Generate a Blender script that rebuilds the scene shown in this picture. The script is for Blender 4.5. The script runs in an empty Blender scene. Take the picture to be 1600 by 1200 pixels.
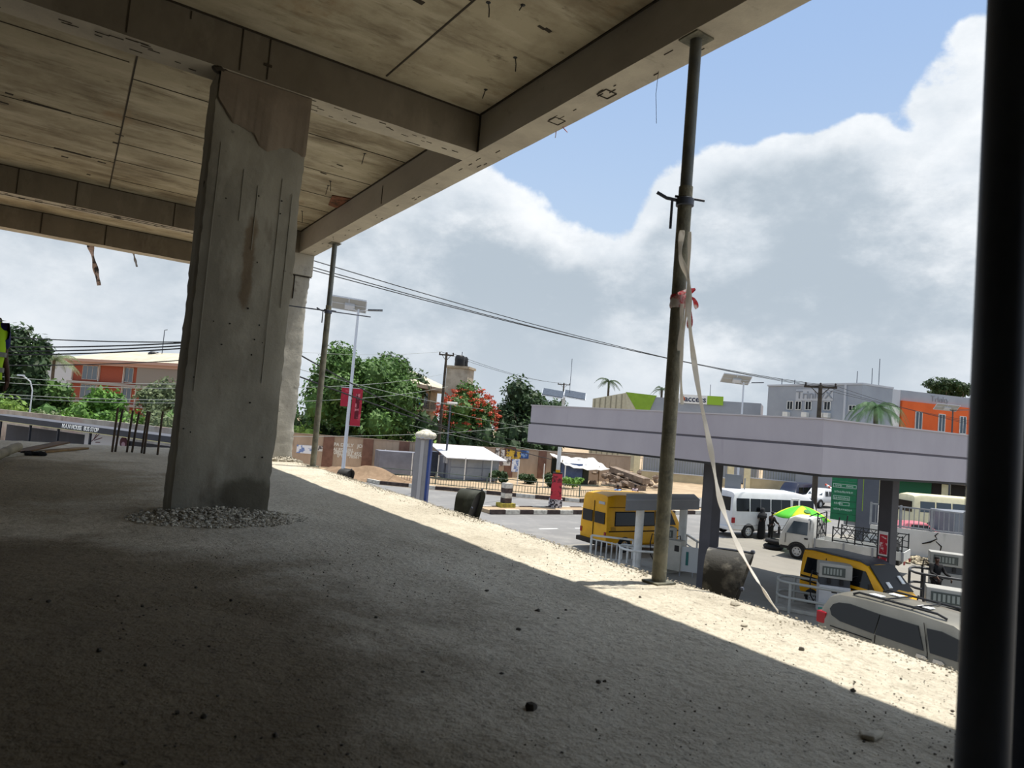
import bpy, bmesh, math, random
from mathutils import Vector, Matrix
random.seed(7)
PI=math.pi
COL=bpy.context.scene.collection
SC=bpy.context.scene
GZ=-4.45          # street level; the slab being photographed is z = 0
EYE=0.85
# ---------------------------------------------------------------- camera
F=1067.27
R0=Vector((0.83065812,-0.55061036,0.082676)); R1=Vector((0.10125047,0.00336694,-0.99485527)); R2=Vector((0.54749925,0.83475559,0.05854634))
cd=bpy.data.cameras.new('camera'); cam=bpy.data.objects.new('camera',cd); COL.objects.link(cam)
cd.sensor_fit='HORIZONTAL'; cd.sensor_width=36.0; cd.lens=F/1600*36.0; cd.clip_start=0.05; cd.clip_end=3000
m=Matrix.Identity(4)
for i in range(3):
    m[i][0]=R0[i]; m[i][1]=-R1[i]; m[i][2]=-R2[i]
m[0][3]=0; m[1][3]=0; m[2][3]=EYE
cam.matrix_world=m
cd.dof.use_dof=True; cd.dof.focus_distance=14.0; cd.dof.aperture_fstop=5.0
SC.camera=cam
SC.view_settings.view_transform='Standard'; SC.view_settings.look='None'; SC.view_settings.gamma=1.0
SC.view_settings.exposure=0.12
# survey: where sight lines of the photograph meet a level, or a range on the ground plan
def sight(px,py): return R0*((px-800)/F)+R1*((py-600)/F)+R2
def S(px,py,z=GZ):
    d=sight(px,py); t=(z-EYE)/d.z; return Vector((d.x*t,d.y*t,z))
def at(px,py,D):
    d=sight(px,py); return Vector((d.x*D,d.y*D,EYE+d.z*D))   # D = range along the line of sight's axis
def plan(px,py,D):
    p=at(px,py,D); return Vector((p.x,p.y,GZ))
# ---------------------------------------------------------------- colour and materials
def lin(h):
    h=h.lstrip('#'); o=[]
    for i in (0,2,4):
        v=int(h[i:i+2],16)/255; o.append(v/12.92 if v<=.04045 else ((v+.055)/1.055)**2.4)
    return (*o,1.0)
MATS={}
def mat(name,c,rough=.7,metal=0.,c2=None,scale=6.,lo=.4,hi=.62,bump=0.,bscale=40.,spec=.4,trans=0.,island=0.,alpha=1.0,transl=0.):
    if name in MATS: return MATS[name]
    m=bpy.data.materials.new(name); m.use_nodes=True; nt=m.node_tree; b=nt.nodes['Principled BSDF']
    b.inputs['Roughness'].default_value=rough; b.inputs['Metallic'].default_value=metal
    b.inputs['Specular IOR Level'].default_value=spec
    b.inputs['Transmission Weight'].default_value=trans
    b.inputs['Alpha'].default_value=alpha
    col=lin(c) if isinstance(c,str) else c
    b.inputs['Base Color'].default_value=col
    out=None
    if c2 or bump:
        tc=nt.nodes.new('ShaderNodeTexCoord')
    if c2:
        n=nt.nodes.new('ShaderNodeTexNoise'); n.inputs['Scale'].default_value=scale; n.inputs['Detail'].default_value=7; n.inputs['Roughness'].default_value=.62
        nt.links.new(tc.outputs['Object'],n.inputs['Vector'])
        r=nt.nodes.new('ShaderNodeMapRange'); r.inputs[1].default_value=lo; r.inputs[2].default_value=hi
        nt.links.new(n.outputs['Fac'],r.inputs[0])
        x=nt.nodes.new('ShaderNodeMix'); x.data_type='RGBA'; x.inputs[6].default_value=col; x.inputs[7].default_value=lin(c2)
        nt.links.new(r.outputs[0],x.inputs[0]); out=x.outputs[2]
    if island:
        g=nt.nodes.new('ShaderNodeNewGeometry'); hs=nt.nodes.new('ShaderNodeHueSaturation')
        rm=nt.nodes.new('ShaderNodeMapRange'); rm.inputs[3].default_value=1-island; rm.inputs[4].default_value=1+island
        nt.links.new(g.outputs['Random Per Island'],rm.inputs[0]); nt.links.new(rm.outputs[0],hs.inputs['Value'])
        if out: nt.links.new(out,hs.inputs['Color'])
        else: hs.inputs['Color'].default_value=col
        out=hs.outputs['Color']
    if out: nt.links.new(out,b.inputs['Base Color'])
    if bump:
        n2=nt.nodes.new('ShaderNodeTexNoise'); n2.inputs['Scale'].default_value=bscale; n2.inputs['Detail'].default_value=6
        nt.links.new(tc.outputs['Object'],n2.inputs['Vector'])
        bp=nt.nodes.new('ShaderNodeBump'); bp.inputs['Strength'].default_value=bump; bp.inputs['Distance'].default_value=.02
        nt.links.new(n2.outputs['Fac'],bp.inputs['Height']); nt.links.new(bp.outputs['Normal'],b.inputs['Normal'])
    if transl:
        t=nt.nodes.new('ShaderNodeBsdfTranslucent'); mx=nt.nodes.new('ShaderNodeMixShader'); mx.inputs[0].default_value=transl
        if out: nt.links.new(out,t.inputs['Color'])
        else: t.inputs['Color'].default_value=col
        nt.links.new(b.outputs[0],mx.inputs[1]); nt.links.new(t.outputs[0],mx.inputs[2])
        nt.links.new(mx.outputs[0],nt.nodes['Material Output'].inputs['Surface'])
    MATS[name]=m; return m
def layered(name,base,layers,rough=.9,bumps=(),rough2=None):
    """procedural surface: base colour, then (colour, noise scale, lo, hi, strength, stretch) layers mixed over it"""
    m=bpy.data.materials.new(name); m.use_nodes=True; nt=m.node_tree; b=nt.nodes['Principled BSDF']
    b.inputs['Roughness'].default_value=rough; b.inputs['Specular IOR Level'].default_value=.25
    tc=nt.nodes.new('ShaderNodeTexCoord'); cur=None
    for k,(c,sc,lo,hi,st,stretch) in enumerate(layers):
        mp=nt.nodes.new('ShaderNodeMapping'); mp.inputs['Scale'].default_value=stretch; mp.inputs['Location'].default_value=(k*7.3,k*3.1,k*1.7)
        nt.links.new(tc.outputs['Object'],mp.inputs['Vector'])
        n=nt.nodes.new('ShaderNodeTexNoise'); n.inputs['Scale'].default_value=sc; n.inputs['Detail'].default_value=8; n.inputs['Roughness'].default_value=.65
        nt.links.new(mp.outputs[0],n.inputs['Vector'])
        r=nt.nodes.new('ShaderNodeMapRange'); r.inputs[1].default_value=lo; r.inputs[2].default_value=hi; r.inputs[4].default_value=st
        nt.links.new(n.outputs['Fac'],r.inputs[0])
        x=nt.nodes.new('ShaderNodeMix'); x.data_type='RGBA'
        if cur: nt.links.new(cur,x.inputs[6])
        else: x.inputs[6].default_value=lin(base)
        x.inputs[7].default_value=lin(c); nt.links.new(r.outputs[0],x.inputs[0]); cur=x.outputs[2]
    if cur: nt.links.new(cur,b.inputs['Base Color'])
    else: b.inputs['Base Color'].default_value=lin(base)
    prev=None
    for sc,st,dist in bumps:
        n=nt.nodes.new('ShaderNodeTexNoise'); n.inputs['Scale'].default_value=sc; n.inputs['Detail'].default_value=7; n.inputs['Roughness'].default_value=.6
        nt.links.new(tc.outputs['Object'],n.inputs['Vector'])
        bp=nt.nodes.new('ShaderNodeBump'); bp.inputs['Strength'].default_value=st; bp.inputs['Distance'].default_value=dist
        nt.links.new(n.outputs['Fac'],bp.inputs['Height'])
        if prev: nt.links.new(prev,bp.inputs['Normal'])
        prev=bp.outputs['Normal']
    if prev: nt.links.new(prev,b.inputs['Normal'])
    MATS[name]=m; return m
I3=(1,1,1)
# ---------------------------------------------------------------- objects
def tag(o,label=None,cat=None,group=None,kind=None):
    if label: o['label']=label
    if cat: o['category']=cat
    if group: o['group']=group
    if kind: o['kind']=kind
    return o
def thing(name,label,cat,loc=(0,0,0),rz=0.,group=None):
    o=bpy.data.objects.new(name,None); COL.objects.link(o); o.empty_display_size=.2
    o.location=loc; o.rotation_euler=(0,0,rz)
    return tag(o,label,cat,group)
def copy_tree(o,parent=None):
    c=o.copy(); COL.objects.link(c); c.parent=parent
    for ch in list(o.children): copy_tree(ch,c)
    return c
class MB:
    def __init__(s): s.v=[]; s.f=[]; s.mi=[]; s.m=0
    def add(s,vs,fs):
        b=len(s.v); s.v+= [tuple(v) for v in vs]
        for f in fs: s.f.append([b+i for i in f]); s.mi.append(s.m)
        return s
    def box(s,c,d,rot=None,taper=1.0):
        x,y,z=d[0]/2,d[1]/2,d[2]/2
        P=[Vector((i*x*(taper if k>0 else 1),j*y*(taper if k>0 else 1),k*z)) for k in(-1,1) for j in(-1,1) for i in(-1,1)]
        if rot is not None: P=[rot@p for p in P]
        P=[p+Vector(c) for p in P]
        return s.add(P,[(0,2,3,1),(4,5,7,6),(0,1,5,4),(2,6,7,3),(0,4,6,2),(1,3,7,5)])
    def bb(s,a,b): return s.box([(a[i]+b[i])/2 for i in range(3)],[abs(b[i]-a[i]) for i in range(3)])
    def bar(s,a,b,w,h=None,up=(0,0,1)):
        a=Vector(a); b=Vector(b); d=b-a; L=d.length; d.normalize(); u=Vector(up)
        if abs(d.dot(u))>.98: u=Vector((1,0,0))
        sd=d.cross(u).normalized(); u=sd.cross(d); rot=Matrix((sd,d,u)).transposed()
        return s.box((a+b)/2,(w,L,h or w),rot)
    def tube(s,pts,r,n=8,cap=True):
        pts=[Vector(p) for p in pts]; rs=r if isinstance(r,(list,tuple)) else [r]*len(pts)
        V=[]; prev=None
        for i,p in enumerate(pts):
            d=(pts[min(i+1,len(pts)-1)]-pts[max(i-1,0)]).normalized()
            if prev is None:
                u=Vector((0,0,1)) if abs(d.z)<.9 else Vector((1,0,0))
                e=d.cross(u).normalized()
            else: e=(prev-d*prev.dot(d)).normalized()
            prev=e; g=d.cross(e)
            for k in range(n):
                a=2*PI*k/n; V.append(p+(e*math.cos(a)+g*math.sin(a))*rs[i])
        Fc=[]
        for i in range(len(pts)-1):
            for k in range(n): Fc.append((i*n+k,i*n+(k+1)%n,(i+1)*n+(k+1)%n,(i+1)*n+k))
        if cap: Fc+= [tuple(reversed(range(n))),tuple(range((len(pts)-1)*n,len(pts)*n))]
        return s.add(V,Fc)
    def lathe(s,prof,n=20,c=(0,0,0),axis='z',caps=True):
        V=[];Fc=[]
        for r,h in prof:
            for k in range(n):
                a=2*PI*k/n; x,y=r*math.cos(a),r*math.sin(a)
                p={'z':(x,y,h),'y':(x,h,y),'x':(h,x,y)}[axis]
                V.append((p[0]+c[0],p[1]+c[1],p[2]+c[2]))
        for i in range(len(prof)-1):
            for k in range(n): Fc.append((i*n+k,i*n+(k+1)%n,(i+1)*n+(k+1)%n,(i+1)*n+k))
        if caps: Fc+= [tuple(reversed(range(n))),tuple(range((len(prof)-1)*n,len(prof)*n))]
        return s.add(V,Fc)
    def prism(s,poly,h0,h1,plane='xy'):
        def P(a,b,h): return {'xy':(a,b,h),'xz':(a,h,b),'yz':(h,a,b)}[plane]
        n=len(poly); V=[P(a,b,h0) for a,b in poly]+[P(a,b,h1) for a,b in poly]
        return s.add(V,[tuple(reversed(range(n))),tuple(range(n,2*n))]+[(i,(i+1)%n,n+(i+1)%n,n+i) for i in range(n)])
    def ball(s,c,r,nu=10,nv=6,jit=0.,rnd=random):
        r=r if isinstance(r,(tuple,list)) else (r,r,r); V=[];Fc=[]
        for j in range(nv+1):
            t=PI*j/nv
            for i in range(nu):
                a=2*PI*i/nu; q=1+rnd.uniform(-jit,jit)
                V.append((c[0]+r[0]*q*math.sin(t)*math.cos(a),c[1]+r[1]*q*math.sin(t)*math.sin(a),c[2]+r[2]*q*math.cos(t)))
        for j in range(nv):
            for i in range(nu): Fc.append((j*nu+i,(j+1)*nu+i,(j+1)*nu+(i+1)%nu,j*nu+(i+1)%nu))
        return s.add(V,Fc)
    def build(s,name,m,parent=None,smooth=None,bevel=0.,seg=2):
        me=bpy.data.meshes.new(name); me.from_pydata(s.v,[],s.f)
        ms=m if isinstance(m,(list,tuple)) else [m]
        for x in ms: me.materials.append(x)
        if len(ms)>1: me.polygons.foreach_set('material_index',s.mi)
        bm=bmesh.new(); bm.from_mesh(me)
        if smooth: bmesh.ops.remove_doubles(bm,verts=bm.verts,dist=1e-5)
        bmesh.ops.recalc_face_normals(bm,faces=bm.faces)
        if smooth:
            for f in bm.faces: f.smooth=True
            for e in bm.edges:
                if len(e.link_faces)==2 and e.calc_face_angle(0)>math.radians(smooth): e.smooth=False
        bm.to_mesh(me); bm.free()
        o=bpy.data.objects.new(name,me); COL.objects.link(o)
        if parent: o.parent=parent
        if bevel:
            b=o.modifiers.new('edge','BEVEL'); b.width=bevel; b.segments=seg; b.limit_method='ANGLE'; b.angle_limit=math.radians(40)
        return o
def text(name,s,size,m,parent=None,loc=(0,0,0),ux=(1,0,0),uy=(0,0,1),depth=.01,align='CENTER',sx=1.0,shear=0.,weight=0.):
    cu=bpy.data.curves.new(name,'FONT'); cu.body=s; cu.size=size; cu.extrude=depth; cu.align_x=align; cu.align_y='CENTER'; cu.shear=shear; cu.offset=weight
    t=bpy.data.objects.new(name,cu); COL.objects.link(t)
    dg=bpy.context.evaluated_depsgraph_get(); me=bpy.data.meshes.new_from_object(t.evaluated_get(dg))
    bpy.data.objects.remove(t); me.materials.clear(); me.materials.append(m)
    ux=Vector(ux).normalized(); uy=Vector(uy).normalized(); uz=ux.cross(uy)
    for v in me.vertices:
        p=v.co; v.co=ux*p.x*sx+uy*p.y+uz*p.z
    o=bpy.data.objects.new(name,me); COL.objects.link(o); o.location=loc
    if parent: o.parent=parent
    return o
def struct(o,label=None,cat=None): o['kind']='structure'; return tag(o,label,cat)
def az(deg): return PI/2-math.radians(deg)    # compass-like heading (0 = +Y, 90 = +X) to a z rotation
# ---------------------------------------------------------------- palette
conc_ceiling=layered('cast_concrete_soffit','#b3a990',[('#7d715c',1.1,.42,.64,.8,(1,1,1)),('#d2c9b2',2.3,.48,.7,.7,(.4,1.6,1)),('#685c48',3.6,.54,.7,.75,(.4,1.6,1)),('#94734e',1.7,.6,.72,.45,(1,.7,1)),('#453c2e',8.0,.62,.72,.7,(.6,1.4,1))],.9,[(14,.25,.01),(70,.2,.004)])
conc_beam=layered('cast_concrete_beam','#7f7769',[('#5c5549',1.4,.4,.66,.6,(1,1,.6)),('#a39b8b',3.0,.52,.75,.5,(1,1,.4)),('#5b554a',7.0,.6,.74,.4,(1,1,1))],.92,[(22,.25,.008),(90,.2,.003)])
conc_edge_beam=layered('cast_concrete_edge','#b5b0a8',[('#99948c',1.4,.4,.66,.6,(1,.5,1)),('#a9a49a',3.0,.52,.75,.5,(1,.5,1)),('#605b52',8.0,.62,.74,.4,(1,1,1))],.92,[(22,.25,.008),(90,.2,.003)])
conc_column=layered('cast_concrete_column','#a19d8f',[('#767267',1.6,.42,.64,.75,(1,1,.4)),('#bbb7a8',5.0,.52,.75,.5,(1.4,1,.5)),('#5a4a3c',2.1,.6,.72,.5,(2,1,.5)),('#3f3d38',12.0,.66,.76,.6,(1,1,1))],.93,[(9,.3,.015),(60,.35,.006)])
conc_patch=layered('cast_concrete_patch','#85796a',[('#71675a',3,.42,.66,.6,I3),('#958a79',9,.55,.75,.4,I3)],.93,[(30,.4,.008)])
conc_pale=layered('cast_concrete_pale','#b5b1a6',[('#938f85',2,.42,.66,.7,(1,1,.5)),('#6d6a61',7,.6,.74,.6,I3)],.92,[(12,.4,.02),(60,.3,.006)])
floor_mat=layered('screeded_concrete_floor','#cfc7b5',[('#a59c8a',.55,.42,.64,.6,(1,1,1)),('#ddd6c5',1.5,.5,.72,.6,(1,.6,1)),('#7d7464',2.2,.55,.72,.45,(1,.5,1)),('#a09786',26,.45,.65,.5,I3),('#5a5347',30,.58,.68,.65,I3),('#4a4439',70,.60,.70,.7,I3)],.92,[(3,.5,.04),(24,.65,.03),(90,.8,.010)])
dark_stain=mat('dark_stain','#1e1a14',.95); seam_mat=mat('formwork_seam','#3a3328',.95)
steel_prop=mat('weathered_prop_steel','#565b5c',.55,.35,'#77776c',3,.4,.7,.15,60)
steel_grime=mat('mortar_splashed_steel','#7d7a69',.75,.15,'#5a5a50',9,.4,.65,.3,60)
steel_dark=mat('dark_painted_steel','#4c5260',.5,.1,'#3a3f4a',3,.4,.7)
white_paint=mat('white_paint','#d8d8d4',.45,0,'#bdbdb8',2,.45,.7); grey_paint=mat('grey_paint','#8d8f93',.55,0,'#77797d',2,.4,.7)
black_rubber=mat('black_rubber','#17171a',.8); black_plastic=mat('black_plastic','#141416',.5); hubm=mat('wheel_steel','#b4b6b9',.45,.1)
glass_dark=mat('dark_glass','#0f1215',.12,0,None,spec=.35); glass_mid=mat('tinted_glass','#3a4650',.08,0,None,spec=.6)
yellow=mat('taxi_yellow','#e8aa0a',.42,0,'#d0940a',1.5,.45,.75); silver=mat('silver_paint','#7d7a70',.38,.25,'#706d63',1.5,.4,.7)
cream=mat('cream_paint','#d6cfae',.5,0,'#c4bc9a',2,.4,.7); navy=mat('navy_paint','#1b2136',.3); red_lens=mat('red_lens','#8e1420',.2); chrome=mat('chrome','#b5b5b5',.2,.9)
green_sign=mat('green_sign_paint','#0f6b45',.5,0,'#0c5c3b',2,.4,.7); lime=mat('lime_green','#7ed321',.7); yel_cloth=mat('yellow_cloth','#e6e430',.8); sign_white=mat('sign_white','#e6e6e2',.6)
skin=mat('brown_skin','#4a2f22',.55); hair=mat('black_hair','#0d0b0a',.8); cloth_black=mat('black_cloth','#111114',.9); cloth_blue=mat('light_blue_cloth','#7f9fd0',.85)
cloth_white=mat('white_cloth','#cfcac8',.85); denim=mat('dark_trousers','#23252e',.9); hivis=mat('hi_vis_cloth','#a8d810',.7); royal=mat('royal_blue_cloth','#161c5a',.85); refl=mat('reflective_tape','#6a7066',.5); red_cloth=mat('pink_red_cloth','#c03a5a',.85)
lamp_white=mat('galvanised_white','#c9ced6',.45,.3); pv=mat('solar_cell','#363c44',.35,.1,'#454b54',9,.45,.6); wire_m=mat('cable_black','#16171a',.7); wire_g=mat('cable_grey','#8f948f',.6)
wood_pole=mat('weathered_pole_wood','#4a4238',.9,0,'#2f2a24',3,.4,.7); brick=mat('terracotta_brick','#8f452f',.85,0,'#7b3a28',6,.4,.7); roof_pale=mat('pale_roof_sheet','#c4bba4',.6,0,'#aaa18c',.5,.4,.7)
stucco=mat('beige_stucco','#b3a48d',.9,0,'#93846f',.6,.4,.7); stucco_grey=mat('grey_render','#9aa0a8',.85,0,'#8b919a',.25,.4,.7); stucco_lt=mat('light_grey_render','#b4b8be',.85); orange=mat('orange_render','#d9622a',.8,0,'#c9551f',.3,.4,.7)
wall_tan=layered('tan_boundary_wall','#b09c88',[('#8d7c6b',.5,.42,.66,.7,(1,1,.4)),('#6f6458',1.6,.58,.75,.6,(3,3,.3))],.92); brown_pier=mat('brown_pier','#7a5a4c',.9,0,'#664a3e',2,.4,.7)
fascia=layered('grey_lilac_fascia','#aaa5ab',[('#9a959c',.3,.42,.66,.7,(1,1,.5)),('#85808a',2,.62,.76,.5,(2,2,.15))],.7)
# ================================================================ the unfinished building
from mathutils import noise
EX=3.18
def stain_shade_patch(m,c,k,col,st,nscale=1.3,lo=1.2,hi=1.85):
    # ragged dark patch: a soaked-in stain, on the floor also painted shade
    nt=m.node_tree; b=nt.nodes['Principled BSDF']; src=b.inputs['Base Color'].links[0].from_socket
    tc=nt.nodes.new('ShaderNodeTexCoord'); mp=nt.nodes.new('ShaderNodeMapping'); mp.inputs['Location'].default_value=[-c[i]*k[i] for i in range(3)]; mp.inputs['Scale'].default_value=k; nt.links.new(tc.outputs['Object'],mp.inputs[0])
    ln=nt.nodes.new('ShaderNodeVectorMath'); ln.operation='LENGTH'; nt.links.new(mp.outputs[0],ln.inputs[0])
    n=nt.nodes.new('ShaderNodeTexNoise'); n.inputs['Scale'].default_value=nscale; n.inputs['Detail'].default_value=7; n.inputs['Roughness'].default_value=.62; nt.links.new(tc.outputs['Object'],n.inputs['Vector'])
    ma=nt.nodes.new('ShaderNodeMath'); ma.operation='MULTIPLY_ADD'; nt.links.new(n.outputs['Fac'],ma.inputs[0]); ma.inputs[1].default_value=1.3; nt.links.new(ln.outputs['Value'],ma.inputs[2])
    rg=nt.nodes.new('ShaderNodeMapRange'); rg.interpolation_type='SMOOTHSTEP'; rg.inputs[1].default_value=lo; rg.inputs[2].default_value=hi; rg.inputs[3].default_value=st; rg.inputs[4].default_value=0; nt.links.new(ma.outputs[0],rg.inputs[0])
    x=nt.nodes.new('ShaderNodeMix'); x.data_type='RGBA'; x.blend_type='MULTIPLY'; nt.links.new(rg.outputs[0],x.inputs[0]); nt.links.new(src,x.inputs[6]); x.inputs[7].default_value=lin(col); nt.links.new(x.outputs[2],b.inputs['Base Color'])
stain_shade_patch(floor_mat,(-.1,2.7,0),(1/1.55,1/2.3,0),'#8d826e',.9)  # three floor patches: damp tone plus painted dimness of the left side
stain_shade_patch(floor_mat,(-.5,1.0,0),(1/1.4,1/1.8,0),'#b5ab98',.5)
stain_shade_patch(floor_mat,(-1.0,7.5,0),(1/2.2,1/3.0,0),'#a59a80',.8)
stain_shade_patch(conc_column,(1.08,5.4,1.9),(1/.07,0,1/.5),'#b79a7c',.7,5.,1.1,1.5)
stain_shade_patch(conc_column,(1.25,5.4,.15),(1/.35,0,1/.2),'#8a857a',.7,5.,1.1,1.6)
def floor_slab():
    xs=[-9+ (i*.25) for i in range(33)]; x=-1.0
    while x<EX-1e-6: xs.append(x); x+=.06
    xs.append(EX); xs=sorted(set(round(v,3) for v in xs))
    ys=[-4+.3*i for i in range(15)]; y=.4
    while y<6.5: ys.append(y); y+=.06
    while y<12.42: ys.append(y); y+=.14
    ys.append(12.42); ys=sorted(set(round(v,3) for v in ys))
    V=[];Fc=[]; ny=len(ys)
    for i,x in enumerate(xs):
        for j,y in enumerate(ys):
            z=.009*noise.noise(Vector((x*.9,y*.7,1)))+.007*noise.noise(Vector((x*2.6,y*2.2,5)))+.006*noise.noise(Vector((x*9,y*9,2)))
            for cx,cy,r,h in ((1.3,3.1,.55,.016),(.9,2.25,.4,.014),(.35,2.6,.5,-.014),(1.6,3.9,.6,.008)):
                q=math.hypot(x-cx,(y-cy)); z+=h*math.exp(-((q-r)/.09)**2)*(.5+.5*math.sin(math.atan2(y-cy,x-cx)*1.5+cx))
            xx=x
            if i==len(xs)-1: xx=x+.03*noise.noise(Vector((0,y*4,3)))+.012*noise.noise(Vector((0,y*15,3))); z-=.015
            yy=y
            if j==ny-1: yy=y+.03*noise.noise(Vector((x*3,0,9)))
            V.append((xx,yy,z))
    nx=len(xs)
    for i in range(nx-1):
        for j in range(ny-1): Fc.append((i*ny+j,(i+1)*ny+j,(i+1)*ny+j+1,i*ny+j+1))
    n=len(V)
    bord=[i*ny for i in range(nx)]+[(nx-1)*ny+j for j in range(1,ny)]+[i*ny+ny-1 for i in range(nx-2,-1,-1)]+[j for j in range(ny-2,0,-1)]
    for k in bord: V.append((V[k][0],V[k][1],-.2))
    L=len(bord)
    for k in range(L): Fc.append((bord[k],bord[(k+1)%L],n+(k+1)%L,n+k))
    Fc.append(tuple(n+k for k in range(L)))
    b=MB(); b.add(V,Fc); return b
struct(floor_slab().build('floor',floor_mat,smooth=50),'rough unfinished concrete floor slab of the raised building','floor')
CZ=3.64; BZ=3.29
b=MB(); b.bb((-9,-4,CZ),(3.19,13.72,CZ+.16))
# formwork lines and pour marks left on the soffit
b.m=1
def seam(x0,y0,x1,y1,w=.012,h=.006): b.bar((x0,y0,CZ-.001),(x1,y1,CZ-.001),w,h)
seam(1.98,5.3,2.03,3.7,.014); seam(2.0,3.95,2.05,-4,.02); seam(.24,5.66,.27,10.93,.014)
for y,x0,x1 in ((8.3,-9,.25),(9.65,-9,.26),(6.95,.25,2.92),(7.96,.25,2.92),(9.55,.25,2.92),(8.85,.26,2.92),(6.3,.25,.8),(6.6,-3,.2),(12.3,-9,2.9),(3.2,-2,2.02),(1.6,-4,2.0),(10.4,.26,2.92)):
    seam(x0,y,x1,y+.02,.008+.006*random.random())
seam(-.36,9.66,.02,9.68,.04,.012); seam(-.6,8.28,-.2,8.3,.02,.01)
for i in range(46):   # patched spacer marks
    x=random.uniform(-2.5,2.8); y=random.choice([random.uniform(5.8,10.8),random.uniform(2.2,5.2)]); s=random.uniform(.02,.045)
    b.bar((x-s,y,CZ-.001),(x+s,y+.01,CZ-.001),random.uniform(.02,.05),.004)
seam(2.83,5.34,2.83,-4,.0,.0)
for y0,y1 in ((-4,5.36),(5.65,10.95)): b.bar((2.925,y0,CZ-.004),(2.925,y1,CZ-.004),.016,.016)
for y in (5.362,10.945,13.44): b.bar((-9,y,CZ-.004),(2.92,y,CZ-.004),.014,.014)
struct(b.build('ceiling',[conc_ceiling,seam_mat]),'bare concrete ceiling soffit with formwork board lines','ceiling')
soffit_bounce=layered('bounce_pale_beam_soffit','#c0b8a6',[('#a0978a',2.2,.42,.66,.7,(1,1,1)),('#7d7466',6,.6,.74,.6,(.5,1.5,1))],.92,[(20,.3,.01),(80,.3,.004)])  # paler formwork finish, with light bounced off the floor painted in
def beam(x0,x1,y0,y1,label,m,marks,name='trim_1'):
    b=MB(); n=60; ax=0 if (x1-x0)>(y1-y0) else 1; L=(x1-x0) if ax==0 else (y1-y0)
    prof=[]
    for k in range(n+1):
        t=k/n; w=.006*noise.noise(Vector((t*L*5,ax*3,y0)))
        prof.append((t*L,w))
    for k in range(n):
        a=prof[k][0]; c=prof[k+1][0]; z0=BZ+prof[k][1]; z1=BZ+prof[k+1][1]
        if ax==0: P=[(x0+a,y0,z0),(x0+c,y0,z1),(x0+c,y1,z1),(x0+a,y1,z0),(x0+a,y0,CZ),(x0+c,y0,CZ),(x0+c,y1,CZ),(x0+a,y1,CZ)]
        else: P=[(x0,y0+a,z0),(x0,y0+c,z1),(x1,y0+c,z1),(x1,y0+a,z0),(x0,y0+a,CZ),(x0,y0+c,CZ),(x1,y0+c,CZ),(x1,y0+a,CZ)]
        b.m=2; b.add(P[:4],[(0,1,2,3)]); b.m=0
        Fc=[(0,4,5,1),(3,2,6,7)]
        if k==0: Fc.append((0,3,7,4))
        if k==n-1: Fc.append((1,5,6,2))
        b.add(P,Fc)
    b.m=1; marks(b)
    return struct(b.build(name,[m,seam_mat,soffit_bounce]),label,'beam')
rb=random.Random(3)
def soffit_marks(x0,x1,y0,y1,n,ax):
    def f(b):
        for i in range(n):
            x=rb.uniform(x0+.03,x1-.03); y=rb.uniform(y0+.03,y1-.03); L=rb.uniform(.02,.09)
            if ax==0: b.bar((x,y,BZ-.003),(x+L,y,BZ-.003),rb.uniform(.003,.008),.004)
            else: b.bar((x,y,BZ-.003),(x,y+L,BZ-.003),rb.uniform(.003,.007),.004)
    return f
def m1(b):
    soffit_marks(-1,2.9,5.37,5.64,45,0)(b)
    for x in (-.6,.12,.86,1.06): b.bb((x,5.364,BZ+.02),(x+.008,5.372,CZ))
    b.bb((.5,5.366,BZ+.27),(.51,5.371,CZ-.02)); b.bb((1.03,5.363,BZ+.12),(1.09,5.371,BZ+.14))
    b.ball((.74,5.42,BZ+.0),(.06,.06,.03),8,5,.2)
beam(-9,2.93,5.37,5.64,'near concrete cross beam over the front pillar, running into the edge beam',conc_beam,m1,'trim_1')
def m2(b):
    soffit_marks(-1.2,2.5,10.95,11.2,50,0)(b)
    for x in (-.1,1.1,-.75): b.bb((x,10.944,BZ+.01),(x+.012,10.952,CZ))
    b.bar((-1.2,11.1,BZ-.003),(2,11.12,BZ-.003),.008,.004); b.bar((-.2,11.0,BZ-.003),(1.2,11.02,BZ-.003),.01,.004)
beam(-9,2.93,10.95,11.22,'second concrete cross beam, behind the front pillar',conc_beam,m2,'trim_2')
def m3(b):
    for x in (-.55,.35): b.bb((x,13.444,BZ+.01),(x+.02,13.452,CZ))
beam(-9,2.93,13.45,13.72,'farthest concrete cross beam, seen against the sky at left',conc_beam,m3,'trim_3')
def m4(b):
    soffit_marks(2.95,3.17,2,11,34,1)(b)
    b.bb((2.925,2.3,BZ+.02),(2.931,2.31,CZ)); b.bb((2.925,7.6,BZ+.03),(2.931,7.61,CZ-.1)); b.bb((2.925,5.34,BZ),(2.935,5.37,CZ))
    for y in (4.35,3.75):
        for e in ((-.05,-.05,.05,-.05),(.05,-.05,.05,.05),(.05,.05,-.05,.05),(-.05,.05,-.05,-.05)):
            b.bar((3.07+e[0],y+e[1],BZ-.003),(3.07+e[2],y+e[3],BZ-.003),.008,.004)
beam(2.93,3.19,-4,13.72,'long concrete edge beam above the open side of the slab',conc_edge_beam,m4,'trim_4')
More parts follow.
